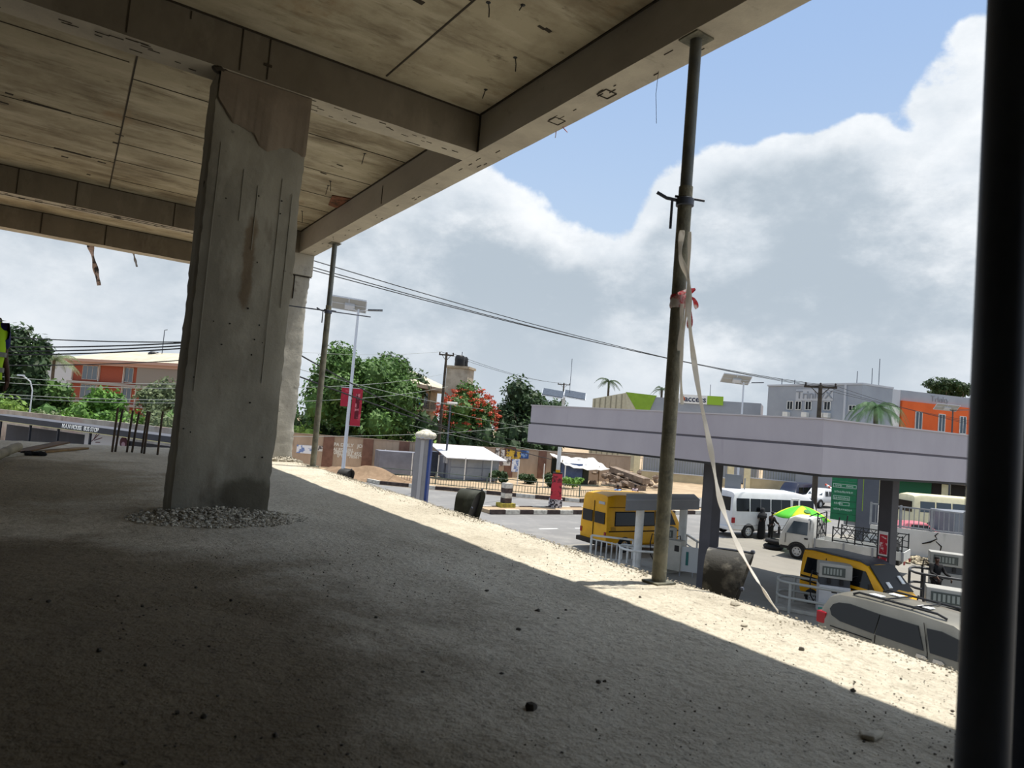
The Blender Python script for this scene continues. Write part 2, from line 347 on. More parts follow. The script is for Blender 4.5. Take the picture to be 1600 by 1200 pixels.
# pillars
def pillar(name,x0,x1,y0,y1,z0,z1,m,label,seed,rag=.008):
    b=MB(); n=70; per=[]; k=12
    for i in range(k): per.append((x0+(x1-x0)*i/k,y0))
    for i in range(6): per.append((x1,y0+(y1-y0)*i/6))
    for i in range(k): per.append((x1-(x1-x0)*i/k,y1))
    for i in range(6): per.append((x0,y1-(y1-y0)*i/6))
    L=len(per); V=[];Fc=[]
    for j in range(n+1):
        z=z0+(z1-z0)*j/n
        for (x,y) in per:
            p=Vector((x*3,y*3,z*3+seed)); cx,cy=(x0+x1)/2,(y0+y1)/2
            corner=(x in(x0,x1)) and (y in (y0,y1))
            d=rag*noise.noise(p)+.5*rag*noise.noise(p*4)+(1.2*rag*noise.noise(p*5)-rag if corner else 0)
            fl=.03 if (z-z0)<.03 else 0
            V.append((x+(x-cx)/abs(x1-x0)*2*d,y+(y-cy)/abs(y1-y0)*2*d,z))
    for j in range(n):
        for i in range(L): Fc.append((j*L+i,j*L+(i+1)%L,(j+1)*L+(i+1)%L,(j+1)*L+i))
    Fc+= [tuple(reversed(range(L))),tuple(range(n*L,(n+1)*L))]
    b.add(V,Fc); o=b.build(name,m,smooth=35); return struct(o,label,'pillar')
P1=pillar('concrete_pillar',.73,1.425,5.42,5.85,-.05,BZ+.001,conc_column,'broad rough grey concrete pillar in front, with rubble round its foot',2)
# rough mortar cap at the head and board lines on the face of the front pillar
def cap():
    b=MB(); n=40; V=[]; 
    for k in range(n+1):
        t=k/n; x=.745+t*.675
        zb=2.93-.13*t+.12*max(0,1-t*6)-.10*math.exp(-((t-.55)/.13)**2)+.02*noise.noise(Vector((t*14,0,1)))+.012*noise.noise(Vector((t*40,0,1)))
        V+= [(x,5.415,zb+.02),(x,5.40,zb+.035),(x,5.385,BZ-.01+.004*noise.noise(Vector((t*20,4,1)))),(x,5.41,BZ+.01)]
    F_=[]
    for k in range(n):
        for j in range(3): F_.append((k*4+j,(k+1)*4+j,(k+1)*4+j+1,k*4+j+1))
    b.add(V,F_); return b
cap().build('mortar_cap',conc_patch,P1,smooth=50)
b=MB()
for x,z0,z1 in ((.80,.9,2.75),(1.09,2.0,2.5),(1.265,1.0,2.6),(1.35,1.6,2.5),(.98,2.2,2.6)):
    b=MB(); b.bb((x,5.411,z0),(x+.004,5.416,z1)); b.build('board_fin',mat('fin_concrete','#9a978b',.9),P1)
b=MB()
for i in range(20):
    x=rb.uniform(.76,1.4); z=rb.uniform(.1,2.6); b.ball((x,5.416,z),(rb.uniform(.004,.009),.003,rb.uniform(.004,.008)),7,4)
b.ball((.735,5.5,2.45),(.01,.03,.05),7,4)
b.build('air_hole',dark_stain,P1)
P2=pillar('concrete_pillar',2.6,3.16,10.98,11.42,-.05,BZ+.001,conc_pale,'sunlit pale concrete pillar at the far corner of the slab',11,.014)
b=MB(); b.bb((2.6,10.955,2.92),(3.17,10.98,2.93)); b.bb((2.9,10.955,2.55),(2.91,10.98,2.92)); b.build('crack',dark_stain,P2)
b=MB(); b.bb((2.57,10.95,2.94),(3.18,11.43,BZ)); b.build('pillar_head',conc_pale,P2,bevel=.01)
# ground storey wall below, then two unseen walls added to darken the floor
b=MB(); b.bb((2.7,-4,GZ),(2.9,12.1,-.2)); struct(b.build('wall_front',conc_beam),'ground storey wall under the slab','wall')
b=MB(); b.bb((-3.2,-1.9,GZ),(3.1,-1.7,3.8)); struct(b.build('blocker_wall_back',mat('dark_blocker_wall','#4a443b',.95)),'unseen wall added behind the viewpoint to darken the floor','wall')
b=MB(); b.bb((-3.2,-1.7,GZ),(-3.0,10.2,3.8)); struct(b.build('blocker_wall_left',mat('dark_blocker_wall','#4a443b',.95)),'unseen wall added at the inner side to darken the floor','wall')
# ---------------------------------------------------------------- steel props
def prop(label,x,y,z0,zt,joint,r_out,r_in,m_in,m_out,group='steel props under the edge beam',pin_dir=2.6,collar=True):
    t=thing('steel_prop',label,'prop',(x,y,z0),0,group); h=zt-z0; rr=random.Random(int(x*100+y*10))
    b=MB(); b.box((0,0,.006),(.15,.13,.012)); b.build('base_plate',steel_grime,t,bevel=.002)
    b=MB(); b.lathe([(r_out,.012),(r_out,joint),(r_out*.8,joint+.001)],20); b.build('outer_tube',m_out,t,smooth=40)
    b=MB(); b.lathe([(r_in,joint-.1),(r_in,h-.012)],18); tube=b.build('inner_tube',m_in,t,smooth=40)
    for k in range(10):
        z=joint+.25+k*.1
        if z<h-.1: b=MB(); b.lathe([(.007,-.0012),(.007,.0012)],8,(r_in+.0003,0,z),'x'); b.build('pin_hole',black_plastic,tube)
    b=MB(); b.box((0,0,h-.006),(.15,.15,.012)); b.build('head_plate',steel_grime,t,bevel=.002)
    if collar:
        b=MB(); b.lathe([(r_out+.003,joint-.12),(r_out+.012,joint-.115),(r_out+.012,joint-.075),(r_out+.003,joint-.07)],20); c=b.build('collar_nut',steel_dark,t,smooth=40)
        u=Vector((math.cos(pin_dir),math.sin(pin_dir),0)); b=MB()
        b.tube([u*(r_out)+Vector((0,0,joint-.085)),u*(r_out+.07)+Vector((0,0,joint-.075)),u*(r_out+.13)+Vector((0,0,joint-.045))],.011,8); b.build('handle',steel_dark,t,smooth=60)
        b=MB(); b.tube([-u*(r_out+.075)+Vector((0,0,joint-.075)),u*(r_out+.02)+Vector((0,0,joint-.06))],.008,8)
        b.tube([u*(r_out+.035)+Vector((0,0,joint-.08)),u*(r_out+.035)+Vector((0,0,joint-.26))],.008,8); b.build('locking_pin',steel_dark,t,smooth=60)
    return t
pr1=prop('steel prop standing on the slab edge with plastic tape tied round it',3.01,2.86,0.,BZ,2.36,.042,.036,steel_prop,steel_grime,None,2.55)
pr2=prop('slim steel prop beside the far corner pillar on the slab edge',3.14,9.85,0.,BZ,2.36,.042,.036,steel_prop,steel_grime,None,2.55)
b=MB(); b.tube([(-.55,.1,2.28),(.62,-.1,2.28)],.009,8); b.build('cross_rod',steel_dark,pr2)
prop('thick dark pole very close to the viewer at the right',1.183,.461,0.,CZ,2.9,.0345,.0335,steel_dark,steel_dark,None,0,False)
prop('dark pole at the right picture border behind the close pole',1.36,.466,0.,CZ,2.9,.0345,.0335,steel_dark,steel_dark,None,0,False)
# ---------------------------------------------------------------- tape tied to the near prop
def ribbon(pts,w,tw=0.,n=40,th=.0012):
    P=[Vector(p) for p in pts]; Q=[]
    for i in range(n+1):
        t=i/n*(len(P)-1); k=min(int(t),len(P)-2); u=t-k
        p0,p1,p2,p3=P[max(k-1,0)],P[k],P[k+1],P[min(k+2,len(P)-1)]
        Q.append(.5*((2*p1)+(p2-p0)*u+(2*p0-5*p1+4*p2-p3)*u*u+(3*p1-p0-3*p2+p3)*u**3))
    b=MB(); V=[];F_=[]
    for i,q in enumerate(Q):
        d=(Q[min(i+1,n)]-Q[max(i-1,0)]).normalized(); a=.6+tw*i/n+.25*math.sin(i*.9)
        e=d.cross(Vector((math.cos(a),math.sin(a),.1))).normalized()*w*(.8+.25*math.sin(i*.7))/2; g=d.cross(e).normalized()*th
        V+= [q-e+g,q+e+g,q+e-g,q-e-g]
    for i in range(n):
        for k in range(4): F_.append((i*4+k,i*4+(k+1)%4,(i+1)*4+(k+1)%4,(i+1)*4+k))
    F_+= [(0,1,2,3),(n*4+3,n*4+2,n*4+1,n*4)]
    b.add(V,F_); return b
tape_m=mat('plastic_tape','#ece8e0',.35,0,'#d9a878',2.2,.6,.72,spec=.5,transl=.4); red_tape=mat('red_white_tape','#c8323c',.4,0,'#e3dedb',14,.45,.58,transl=.3)
tt=thing('barrier_tape','long white plastic tape hanging from the near prop down to the slab edge','tape',(3.01,2.86,0))
def rel(p): return Vector(p)-Vector((3.01,2.86,0))
def on(px,py,y): # a point on the upright plane through the prop row
    d=sight(px,py); t=y/d.y; return Vector((d.x*t,y,EYE+d.z*t))
L=[on(1066,360,2.8),on(1063,400,2.78),on(1076,440,2.76),on(1077,500,2.74),on(1090,600,2.72),on(1110,700,2.68),on(1125,780,2.62),on(1152,850,2.5),on(1185,910,2.35),S(1216,956,.01)]
ribbon([rel(p) for p in L],.034,1.2,70).build('tape_strand',tape_m,tt,smooth=60)
ribbon([rel(on(1078,362,2.76)),rel(on(1076,420,2.76)),rel(on(1074,470,2.76)),rel(on(1066,540,2.77)),rel(on(1064,590,2.77)),rel(on(1066,632,2.77))],.02,.5,30).build('tape_strand',tape_m,tt,smooth=60)
b=MB(); b.lathe([(.046,1.62),(.05,1.635),(.047,1.66),(.05,1.68),(.046,1.7)],18); b.build('tape_wrap',red_tape,tt,smooth=60)
ribbon([(.0,-.045,1.66),(.05,-.07,1.68),(.1,-.06,1.63)],.03,.8,14).build('tape_end',red_tape,tt,smooth=60)
ribbon([(.0,-.048,1.66),(.03,-.07,1.6),(.035,-.07,1.5)],.035,.6,14).build('tape_end',red_tape,tt,smooth=60)
ribbon([(-.02,-.05,1.64),(-.02,-.055,1.5),(-.025,-.055,1.36)],.022,.2,14).build('tape_end',tape_m,tt,smooth=60)
ribbon([(.02,-.048,1.7),(.06,-.07,1.74),(-.07,-.06,1.69)],.02,.2,14).build('tape_end',red_tape,tt,smooth=60)
# ---------------------------------------------------------------- things fixed to ceiling and beams
for i,(px,py,L) in enumerate([(805,90,.10),(759,140,.08),(763,4,.09),(570,240,.12),(516,283,.12),(513,290,.12),(472,330,.16),(817,8,.04)]):
    p=S(px,py,CZ); b=MB(); k=.012*(-1)**i
    b.tube([(p.x,p.y,CZ+.01),(p.x+k,p.y,CZ-L*.5),(p.x+k*1.6,p.y+.01,CZ-L)],.004,6); b.ball((p.x,p.y,CZ),(.018,.018,.006),8,4)
    tag(b.build('tie_wire',black_plastic),'short rusty tie wire hanging from the bare concrete ceiling','wire','tie wires in the ceiling')
p=S(995,95,BZ); b=MB(); b.tube([(3.12,p.y,BZ+.01),(3.12,p.y+.01,BZ-.15),(3.125,p.y-.01,BZ-.36)],.0018,5); tag(b.build('loose_thread',wire_m),'thin loose thread hanging from the edge beam beside the near prop','thread')
b=MB(); b.bar((3.18,4.42,BZ+.01),(3.2,4.38,BZ-.04),.03,.006); b.bar((3.18,4.5,BZ+.01),(3.19,4.52,BZ-.05),.006,.006); tag(b.build('tape_scrap',red_tape),'red scrap of tape caught under the outer lip of the edge beam','scrap')
def strip(px0,py0,px1,py1,w,label):
    y=13.73; a=on(px0,py0,y); c=on(px1,py1,y+.1); a.z=BZ+.06
    t=ribbon([a,a*.5+c*.5,c],w,0,16,.004); return t
tag(strip(140,380,155,446,.13,'').build('hanging_strip',mat('printed_strip','#b9a39a',.7,0,'#2a2424',9,.5,.56)),'printed banner strip hanging from the farthest beam, the longer one','strip')
tag(strip(207,393,214,417,.06,'').build('hanging_strip',mat('grey_strip','#8d9096',.7)),'short grey strip hanging from the farthest beam','strip')
b=MB(); q=S(532,317,CZ); b.prism([(q.x-.2,q.y-.25),(q.x+.15,q.y-.35),(q.x+.28,q.y-.1),(q.x+.2,q.y+.3),(q.x-.1,q.y+.2)],CZ-.012,CZ+.01); struct(b.build('ceiling_patch',mat('exposed_clay_patch','#8a5a42',.95,0,'#4a3a2c',8,.45,.6)),'broken reddish patch in the ceiling beside the edge beam','patch')
# ---------------------------------------------------------------- starter bars
bar_m=mat('rusty_rebar','#4a443c',.85,.2,'#5e4a38',12,.4,.65)
for i,(px,py,tx,h) in enumerate([(175,706,.03,.62),(180,706,.09,.6),(198,707,.05,.6),(206,707,.1,.58),(221,708,.06,.6),(225,709,.04,.6),(246,711,.02,.62)]):
    p=S(px,py,0); b=MB(); tx*=.35; pts=[(p.x,p.y,-.03),(p.x+tx*.4,p.y,h*.5),(p.x+tx,p.y,h)]
    b.tube(pts,.014,8)
    for k in range(26):
        t=(k+1)/27; z=h*t; b.lathe([(.0165,z-.003),(.0165,z+.003)],7,(p.x+tx*(t**1.3)*.96,p.y,0))
    tag(b.build('starter_bar',bar_m,smooth=50),'upright steel starter bar rising from the far floor left of the pillar','rebar','starter bars behind the pillar')
# ---------------------------------------------------------------- site debris at the left
bamb=mat('pale_bamboo','#8f8468',.7,0,'#6c634c',6,.4,.7); timber=mat('old_timber','#6e5438',.85,0,'#4c3a28',5,.4,.7); paleboard=mat('pale_board','#a39c8a',.85,0,'#857e6d',4,.4,.7)
def polex(px0,py0,px1,py1,z0,z1): return S(px0,py0,z0),S(px1,py1,z1)
a,c=S(-30,722,.05),S(28,698,.12); b=MB(); d=(c-a); n=14; V=[(a+d*(k/n)) for k in range(n+1)]
b.tube(V,[.05+(.006 if k%3==0 else 0) for k in range(n+1)],12); tag(b.build('bamboo_pole',bamb,smooth=50),'thick pale bamboo pole lying at the left edge of the floor','pole')
def plank(px0,py0,px1,py1,w,h,z0,z1,m,label,name='plank'):
    a,c=S(px0,py0,z0),S(px1,py1,z1); b=MB(); b.bar(a,c,w,h); return tag(b.build(name,m,bevel=.004),label,'plank')
plank(-5,713,62,706,.12,.03,.015,.015,paleboard,'pale flat board lying in front of the bamboo pole')
plank(28,706,100,691,.16,.02,.03,.10,timber,'dark reddish plank tilted up behind the pale board')
plank(64,706,132,700,.12,.025,.015,.015,mat('yellowed_timber','#8a6f45',.85,0,'#6f5636',5,.4,.7),'yellowish plank lying right of the reddish plank')
b=MB(); p=S(66,712,0)
for k in range(7): b.ball((p.x+rb.uniform(-.18,.18),p.y+rb.uniform(-.05,.05),.02),(.07,.05,.03),8,5,.25)
tag(b.build('dark_rag',cloth_black,smooth=60),'crumpled black rag on the floor beside the pale board','rag')
# ---------------------------------------------------------------- loose stones and rubble
stone_m=mat('concrete_crumb','#cfc9bb',.95,0,'#8f8979',30,.4,.65,island=.35); stone_d=mat('dark_stone','#4a453d',.95,0,'#3a352e',20,.4,.6); stone_p=mat('pale_stone','#b9b2a2',.95,0,'#8f897b',20,.4,.6)
def crumbs(n,fx,seed,m,name,label,cat):
    r=random.Random(seed); b=MB()
    for i in range(n):
        x,y,z,s=fx(r); b.ball((x,y,z+s*.3),(s*r.uniform(.7,1.4),s*r.uniform(.7,1.3),s*r.uniform(.5,.9)),5,3,.35,r)
    return tag(b.build(name,m),label,cat,kind='stuff')
def pile(r):
    a=r.uniform(0,2*PI); q=r.random()**.7
    x=1.06+.62*q*math.cos(a); y=5.3+.42*q*math.sin(a)
    if y>5.4 and .7<x<1.45: y=5.4-(y-5.4)*.8
    h=max(0,.10*(1-((x-1.0)/.55)**2)*(1-abs(y-5.38)/.35)); return x,y,h*r.random()*.7,r.uniform(.004,.013)
crumbs(2600,pile,1,stone_m,'mortar_rubble','crumbled pale mortar rubble heaped round the foot of the front pillar','rubble')
crumbs(3600,lambda r:(EX-abs(r.gauss(0,.09))-.0,.9+11.3*r.random()**1.0,0.0,r.uniform(.002,.0065)),2,stone_p,'edge_gravel','pale gravel crumbs strewn along the sunlit edge of the slab','gravel')
crumbs(2600,lambda r:(r.uniform(.2,3.0),.9+3.3*r.random()**1.5,0.0,r.uniform(.001,.0024)+.003*r.random()**6),3,stone_d,'floor_grit','dark grit scattered over the near floor','grit')
crumbs(160,lambda r:(r.uniform(2.6,3.15),r.uniform(10.5,11.0),0,r.uniform(.01,.05)),4,stone_p,'corner_rubble','rubble at the foot of the far corner pillar','rubble')
sr=random.Random(12)
for (px,py) in [(587,966),(306,919),(361,939),(222,948),(184,933),(277,1115),(318,1122),(340,1090),(155,1018),(227,1040),(430,1150),(194,1195),(48,940),(75,942)]:
    p=S(px,py,0); s=sr.uniform(.005,.009); b=MB(); b.ball((p.x,p.y,s*.5),(s,s*1.2,s*.9),7,5,.3,sr)
    tag(b.build('stone',stone_d,smooth=40),'small dark stone lying on the shaded left part of the floor','stone','dark stones on the shaded floor')
for (px,py,s) in [(760,926,.018),(840,957,.02),(872,968,.012),(884,955,.012),(783,1056,.014),(935,1068,.014),(945,1066,.01),(660,1053,.012),(810,987,.018),(830,1110,.03),(1000,934,.012)]:
    p=S(px,py,0); b=MB(); b.ball((p.x,p.y,s*.3),(s*.75,s*.65,s*.5),7,5,.3,sr)
    tag(b.build('stone',stone_d,smooth=40),'small dark stone lying on the middle of the shaded floor','stone','dark stones on the middle of the floor')
def rock(px,py,s,m,label,flat=.7):
    p=S(px,py,0); b=MB(); b.ball((p.x,p.y,s*.35),(s*1.3,s,s*flat),8,6,.22,sr); return tag(b.build('stone',m,smooth=35),label,'stone')
rock(1148,946,.024,stone_p,'pale rock on the slab edge under the hanging tape')
rock(1163,978,.013,stone_p,'small pale lump on the sunlit strip nearer than the pale rock',.5)
rock(1252,1016,.012,stone_d,'round dark pebble alone on the sunlit strip')
rock(1333,1080,.009,stone_d,'dark pebble lying right on the shadow line')
rock(1488,1112,.006,stone_d,'small pebble on the sunlit strip beside the thick dark pole')
p=S(1362,1152,0); b=MB(); b.prism([(p.x-.05,p.y+.005),(p.x-.03,p.y-.025),(p.x+.02,p.y-.02),(p.x+.055,p.y-.01),(p.x+.02,p.y+.015),(p.x+.0,p.y+.012),(p.x-.02,p.y+.03)],.0,.016); tag(b.build('mortar_flake',stone_p,bevel=.006),'flat broken mortar flake on the shaded floor near the thick dark pole','flake')
# ---------------------------------------------------------------- hooded lights along the slab edge
hood_m=mat('rust_dark_sheet','#3c3b38',.8,.2,'#8a867c',7,.5,.7,.2,50)
def hood(y,label,m,k=1.,z=0.,x=3.5):
    t=thing('light_hood',label,'light hood',(x,y,z),az(150)); t.scale=(k,k,k)
    b=MB(); n=14; prof=[(-.16,-.2),(-.145,.02)]+[(-.14*math.cos(PI*k/n),.06+.13*math.sin(PI*k/n)) for k in range(n+1)]+[(.145,.02),(.16,-.2)]
    V=[];F_=[]; N=len(prof)
    for (x0,sl) in ((-.11,0.),(.0,0.),(.12,1.)):
        for (yy,zz) in prof: V.append((x0+sl*((zz)*.28-.02),yy,zz))
    for i in range(2):
        for k in range(N-1): F_.append((i*N+k,i*N+k+1,(i+1)*N+k+1,(i+1)*N+k))
    F_.append(tuple(range(N)))
    b.add(V,F_); o=b.build('hood_shell',m,t,smooth=40); so=o.modifiers.new('sheet','SOLIDIFY'); so.thickness=.008
    b=MB(); V=[(.06+zz*.28-.02,yy*.9,zz*.9) for (yy,zz) in prof]; b.add(V,[tuple(range(N))]); o=b.build('inner_shade',black_plastic,t); o.modifiers.new('sheet','SOLIDIFY').thickness=.004
    b=MB(); b.tube([(-.06,.0,.192),(.0,.0,.195),(.15,.0,.195)],.007,6); b.build('hinge_rod',steel_dark,t)
    for q in ((.15,.0,.2),(.12,-.15,0.),(.10,-.155,-.1)): b=MB(); b.ball(q,.015,6,4); b.build('knob',steel_dark,t)
    b=MB(); b.box((-.02,0,-.19),(.16,.3,.02)); 
    M_=Matrix.Rotation(-az(150),3,'Z'); q=M_@Vector((-.36,0,-.15)); b.bar((0,0,-.16),tuple(q),.04,.04); b.build('bracket',steel_dark,t)
hood(2.78,'rust-dark metal light hood beside the near prop, largest of three on the slab edge',hood_m)
hood(5.86,'black metal light hood half way along the slab edge, before the median',mat('black_sheet','#33362f',.7,.2,'#4c5148',5,.5,.7),.86,.015,3.46)
hood(9.2,'smallest black metal light hood, near the slim far prop',mat('black_sheet2','#3a3a3a',.7,.2),.68,-.09,3.4)
# ================================================================ street level
sandy=layered('sandy_ground','#a8947a',[('#86755e',.25,.42,.66,.7,I3),('#cdb79a',1.2,.5,.7,.5,I3),('#6f6350',3,.62,.75,.5,I3)],.95)
asphalt=layered('street_asphalt','#7f7e7d',[('#6e6d6c',.15,.42,.66,.7,(.3,1,1)),('#9b9994',.8,.5,.72,.5,I3),('#66635f',4,.62,.75,.4,I3)],.85)
forecourt_m=layered('forecourt_concrete','#8a867e',[('#767269',.18,.42,.66,.7,I3),('#9a958b',.9,.5,.72,.5,(1,.4,1)),('#6d6a64',2.5,.62,.76,.5,I3)],.85)
def flat(name,pts,z,m,label,cat='ground',th=.5,kind='structure'):
    b=MB(); b.prism([(p[0],p[1]) for p in pts],z-th,z); o=b.build(name,m); tag(o,label,cat,None,kind); return o
flat('ground',[(-260,-120),(420,-120),(420,420),(-260,420)],GZ-.06,sandy,'sandy open ground around the street')
KB=[S(480,744),S(575,753),S(594,757),S(680,765),S(760,772),S(836,779),S(905,785),S(1000,783),S(1100,777),S(1200,775),S(1330,783),S(1500,795)]
KB[0]=Vector((-60,66,GZ)); 
flat('street',[(-120,24),(-120,70)]+[(p.x,p.y) for p in KB]+[(200,40),(200,20),(110,14),(62,22),(40,24)],GZ-.02,asphalt,'grey asphalt street crossing behind the fuel station','street',.4)
flat('forecourt',[(3.2,-40),(3.2,24.3),(40,25.4),(62,22.5),(75,-40)],GZ,forecourt_m,'concrete forecourt of the fuel station','forecourt')
def band(line,w,z0,h,name,m1_,m2_,label,step,start=0,cat='kerb'):
    """kerb along a line of points, painted in alternating blocks"""
    P=[Vector((p.x,p.y,0)) for p in line]; b=MB(); acc=0; k=start
    for a,c in zip(P[:-1],P[1:]):
        L=(c-a).length; d=(c-a)/L; u=0
        while u<L-1e-4:
            q=min(step,L-u); s=a+d*u; e=a+d*(u+q); b.m=k%2; b.bar((s.x,s.y,z0+h/2),(e.x,e.y,z0+h/2),w,h); u+=q; k+=1
    o=b.build(name,[m1_,m2_]); return tag(o,label,cat,None,'structure')
kw=mat('kerb_white','#c8c4ba',.85,0,'#8f8b82',4,.45,.7); kk=mat('kerb_black','#3b302e',.85,0,'#574d47',4,.45,.7)
band(KB[1:8],.22,GZ,.26,'kerb',kk,kw,'far kerb painted in black and white blocks in front of the fence',2.2,1)
MD=[S(766,803),S(900,803)]; dv=(MD[1]-MD[0]).normalized(); nv=Vector((-dv.y,dv.x,0)); E_=MD[1]+dv*16
band([MD[0],E_],.2,GZ,.24,'kerb',kk,kw,'near kerb of the road median, black and white, left of the yellow bus',1.0)
band([MD[0]+nv*1.6,E_+nv*1.6],.2,GZ,.24,'kerb',kk,kw,'rear kerb of the road median, black and white',1.0,1)
flat('median',[MD[0]+nv*.1,E_+nv*.1,E_+nv*1.5,MD[0]+nv*1.5],GZ+.2,sandy,'earth filled road median','median',.3)
a=S(857,826); b=MB(); b.box((a.x,a.y,GZ-.012),(1.2,.14,.02)); b.box((a.x+2.4,a.y+.0,GZ-.012),(1.2,.14,.02)); tag(b.build('lane_marking',sign_white),'white lane dashes on the asphalt left of the yellow bus','road marking',None,'structure')
# dirt heap by the wall
from mathutils import noise as nz
def mound(p,rx,ry,h,rot=0,n=34,seed=0):
    b=MB(); V=[]; c,s_=math.cos(rot),math.sin(rot)
    for i in range(n+1):
        for j in range(n+1):
            u=2*i/n-1; v=2*j/n-1; q=max(0,1-u*u-v*v)
            z=h*q**.8*(.75+.7*nz.noise(Vector((u*2.2+seed,v*2.2,0))))+.12*h*q*nz.noise(Vector((u*9,v*9,seed)))-.12*(1-q)
            V.append((p[0]+c*u*rx-s_*v*ry,p[1]+s_*u*rx+c*v*ry,GZ+z))
    b.add(V,[(i*(n+1)+j,(i+1)*(n+1)+j,(i+1)*(n+1)+j+1,i*(n+1)+j+1) for i in range(n) for j in range(n)]); return b
p=S(560,750); b=mound((p.x+.4,p.y+1.2),5.2,2.6,.95,math.radians(-20),40,3)
tag(b.build('earth_heap',layered('earth','#86705a',[('#6b5845',.9,.42,.66,.7,I3),('#a08a70',3,.52,.7,.5,I3)],.95),smooth=60),'heap of brown earth in front of the painted boundary wall','heap',None,'stuff')
# ---------------------------------------------------------------- boundary wall with writing
W0=Vector((10,65.5,GZ)); W1=S(460,676,-1.55); W2=S(645,690,-1.55); W3=S(745,697,-1.55); W4=S(905,707,-1.55); W5=W4+Vector((6,-1.5,0))
wl=thing('boundary_wall','long tan boundary wall with brown piers and painted writing behind the kerb','wall',(W2.x,W2.y,GZ))
o3=Vector((W2.x,W2.y,GZ))
def wl_seg(a,c,piers,m):
    a=Vector((a.x,a.y,0))-Vector((o3.x,o3.y,0)); c=Vector((c.x,c.y,0))-Vector((o3.x,o3.y,0))
    b=MB(); b.bar((a.x,a.y,1.4),(c.x,c.y,1.4),.2,2.8); b.build('wall_panel',m,wl)
    b=MB(); b.bar((a.x,a.y,2.84),(c.x,c.y,2.84),.3,.09); b.build('coping',mat('coping_concrete','#8c7b6c',.9),wl)
    d=(c-a).normalized(); rot=Matrix((d,Vector((-d.y,d.x,0)),Vector((0,0,1)))).transposed()
    for t in piers:
        q=a+(c-a)*t; b=MB(); b.box((q.x,q.y,1.42),(.95,.36,2.84),rot); b.build('pier',brown_pier,wl)
    return a,c,d,rot
wl_seg(W0,W1,(.3,.7),wall_tan)
a1,c1,d1,rot1=wl_seg(W1,W2,(.29,.62,.93),wall_tan)
wl_seg(W2,W3,(.45,),wall_tan); wl_seg(W3,W4,(.3,.62),wall_tan); wl_seg(W4,W5,(),wall_tan)
nrm=Vector((d1.y,-d1.x,0))
def wall_local(px,py):
    q=at(px,py,1); d=(q-Vector((0,0,EYE))); A=Vector((W1.x,W1.y,0)); u=(Vector((W2.x,W2.y,0))-A); 
    # intersection of the sight line with the wall's face
    M2=Matrix(((d.x,-u.x),(d.y,-u.y))).inverted(); s=M2@Vector((A.x,A.y)); p=Vector((0,0,EYE))+d*s[0]; return p-o3
white_wash=mat('whitewash_lettering','#d9d5cb',.9)
for s,px,py,sz in (('PA DAILY   JOB',546,696,.42),('SALES GIRL',535,703,.42),('0803 983 4551',545,708.5,.45),('0903 9785619',546,713.5,.38)):
    q=wall_local(px,py); text('painted_lettering',s,sz,white_wash,wl,q+nrm*.12,ux=d1,uy=(0,0,1),depth=.004,weight=.012)
def poster(px,py,w,h,m,label,par=None,ang=0):
    q=wall_local(px,py)+nrm*.13; b=MB(); b.box((q.x,q.y,q.z),(w,.015,h),rot1); return b.build('poster',m,wl)
blue_p=mat('blue_poster','#6f86b8',.7,0,'#dfe3ea',2.,.45,.5); wh_p=mat('white_poster','#cfcbc5',.7,0,'#5a5452',3,.52,.55); yel_p=mat('yellow_poster','#c9a53a',.7,0,'#3a3a52',2.5,.5,.55); dk_p=mat('dark_poster','#6d5d5a',.8,0,'#cfcac5',3.5,.55,.58); bl2=mat('deep_blue_poster','#254a86',.7,0,'#8aa7d0',2,.5,.6)
poster(477,702,1.5,.75,blue_p,'',); poster(503,701,.7,.5,wh_p,''); poster(514,705,.7,1.0,mat('pink_poster','#b59a97',.7,0,'#8a6a66',4,.5,.55),'')
for y in (695,699,704,709,714): poster(575.5,y,.6,.42,dk_p,'')
# posters on the second stretch
A=Vector((W3.x,W3.y,0)); u2=(Vector((W4.x,W4.y,0))-A); n2=Vector((u2.y,-u2.x,0)).normalized(); r2=Matrix((u2.normalized(),Vector((-u2.normalized().y,u2.normalized().x,0)),Vector((0,0,1)))).transposed()
for px,py,w,h,m in ((776,708,.4,1.,wh_p),(784,709,.4,.8,wh_p),(796,701,1.3,.35,mat('brown_plate','#5a3f36',.8)),(797,709,1.1,1.,yel_p),(807,711,.8,.7,yel_p),(818,710,1.0,.8,bl2),(774,724,.5,1.3,yel_p),(780,722,.6,.7,dk_p),(790,720,.9,.9,wh_p),(804,727,.9,1.3,blue_p)):
    d=sight(px,py); M2=Matrix(((d.x,-u2.x),(d.y,-u2.y))).inverted(); s=M2@Vector((A.x,A.y)); p=Vector((0,0,EYE))+d*s[0]-o3+n2*.2
    b=MB(); b.box(p,(w,.02,h),r2); b.build('poster',m,wl)
# ---------------------------------------------------------------- green pedestrian railing and white posts
rail_green=mat('dull_green_rail','#4b5b52',.6,0,'#6a756c',2,.4,.7)
RL=[S(596,749.5),S(680,757),S(760,765),S(838,772),S(905,777),S(960,776)]
rl=thing('pedestrian_railing','low dull green railing with bars along the far footway','railing',RL[0]); o4=RL[0]
b=MB(); br=MB(); 
for a,c in zip(RL[:-1],RL[1:]):
    a=a-o4; c=c-o4; L=(c-a).length; n=max(2,int(L/.22))
    for z in (.95,.55,.06): b.bar(a+Vector((0,0,z)),c+Vector((0,0,z)),.05,.05)
    for k in range(n): q=a+(c-a)*(k/n); br.bar(q,q+Vector((0,0,.55)),.03,.03)
    pp=MB(); pp.bar(a,a+Vector((0,0,1.0)),.07,.07); pp.build('railing_post',rail_green,rl)
b.build('rail',rail_green,rl); br.build('infill_bars',mat('rail_bars','#6d7268',.6),rl)
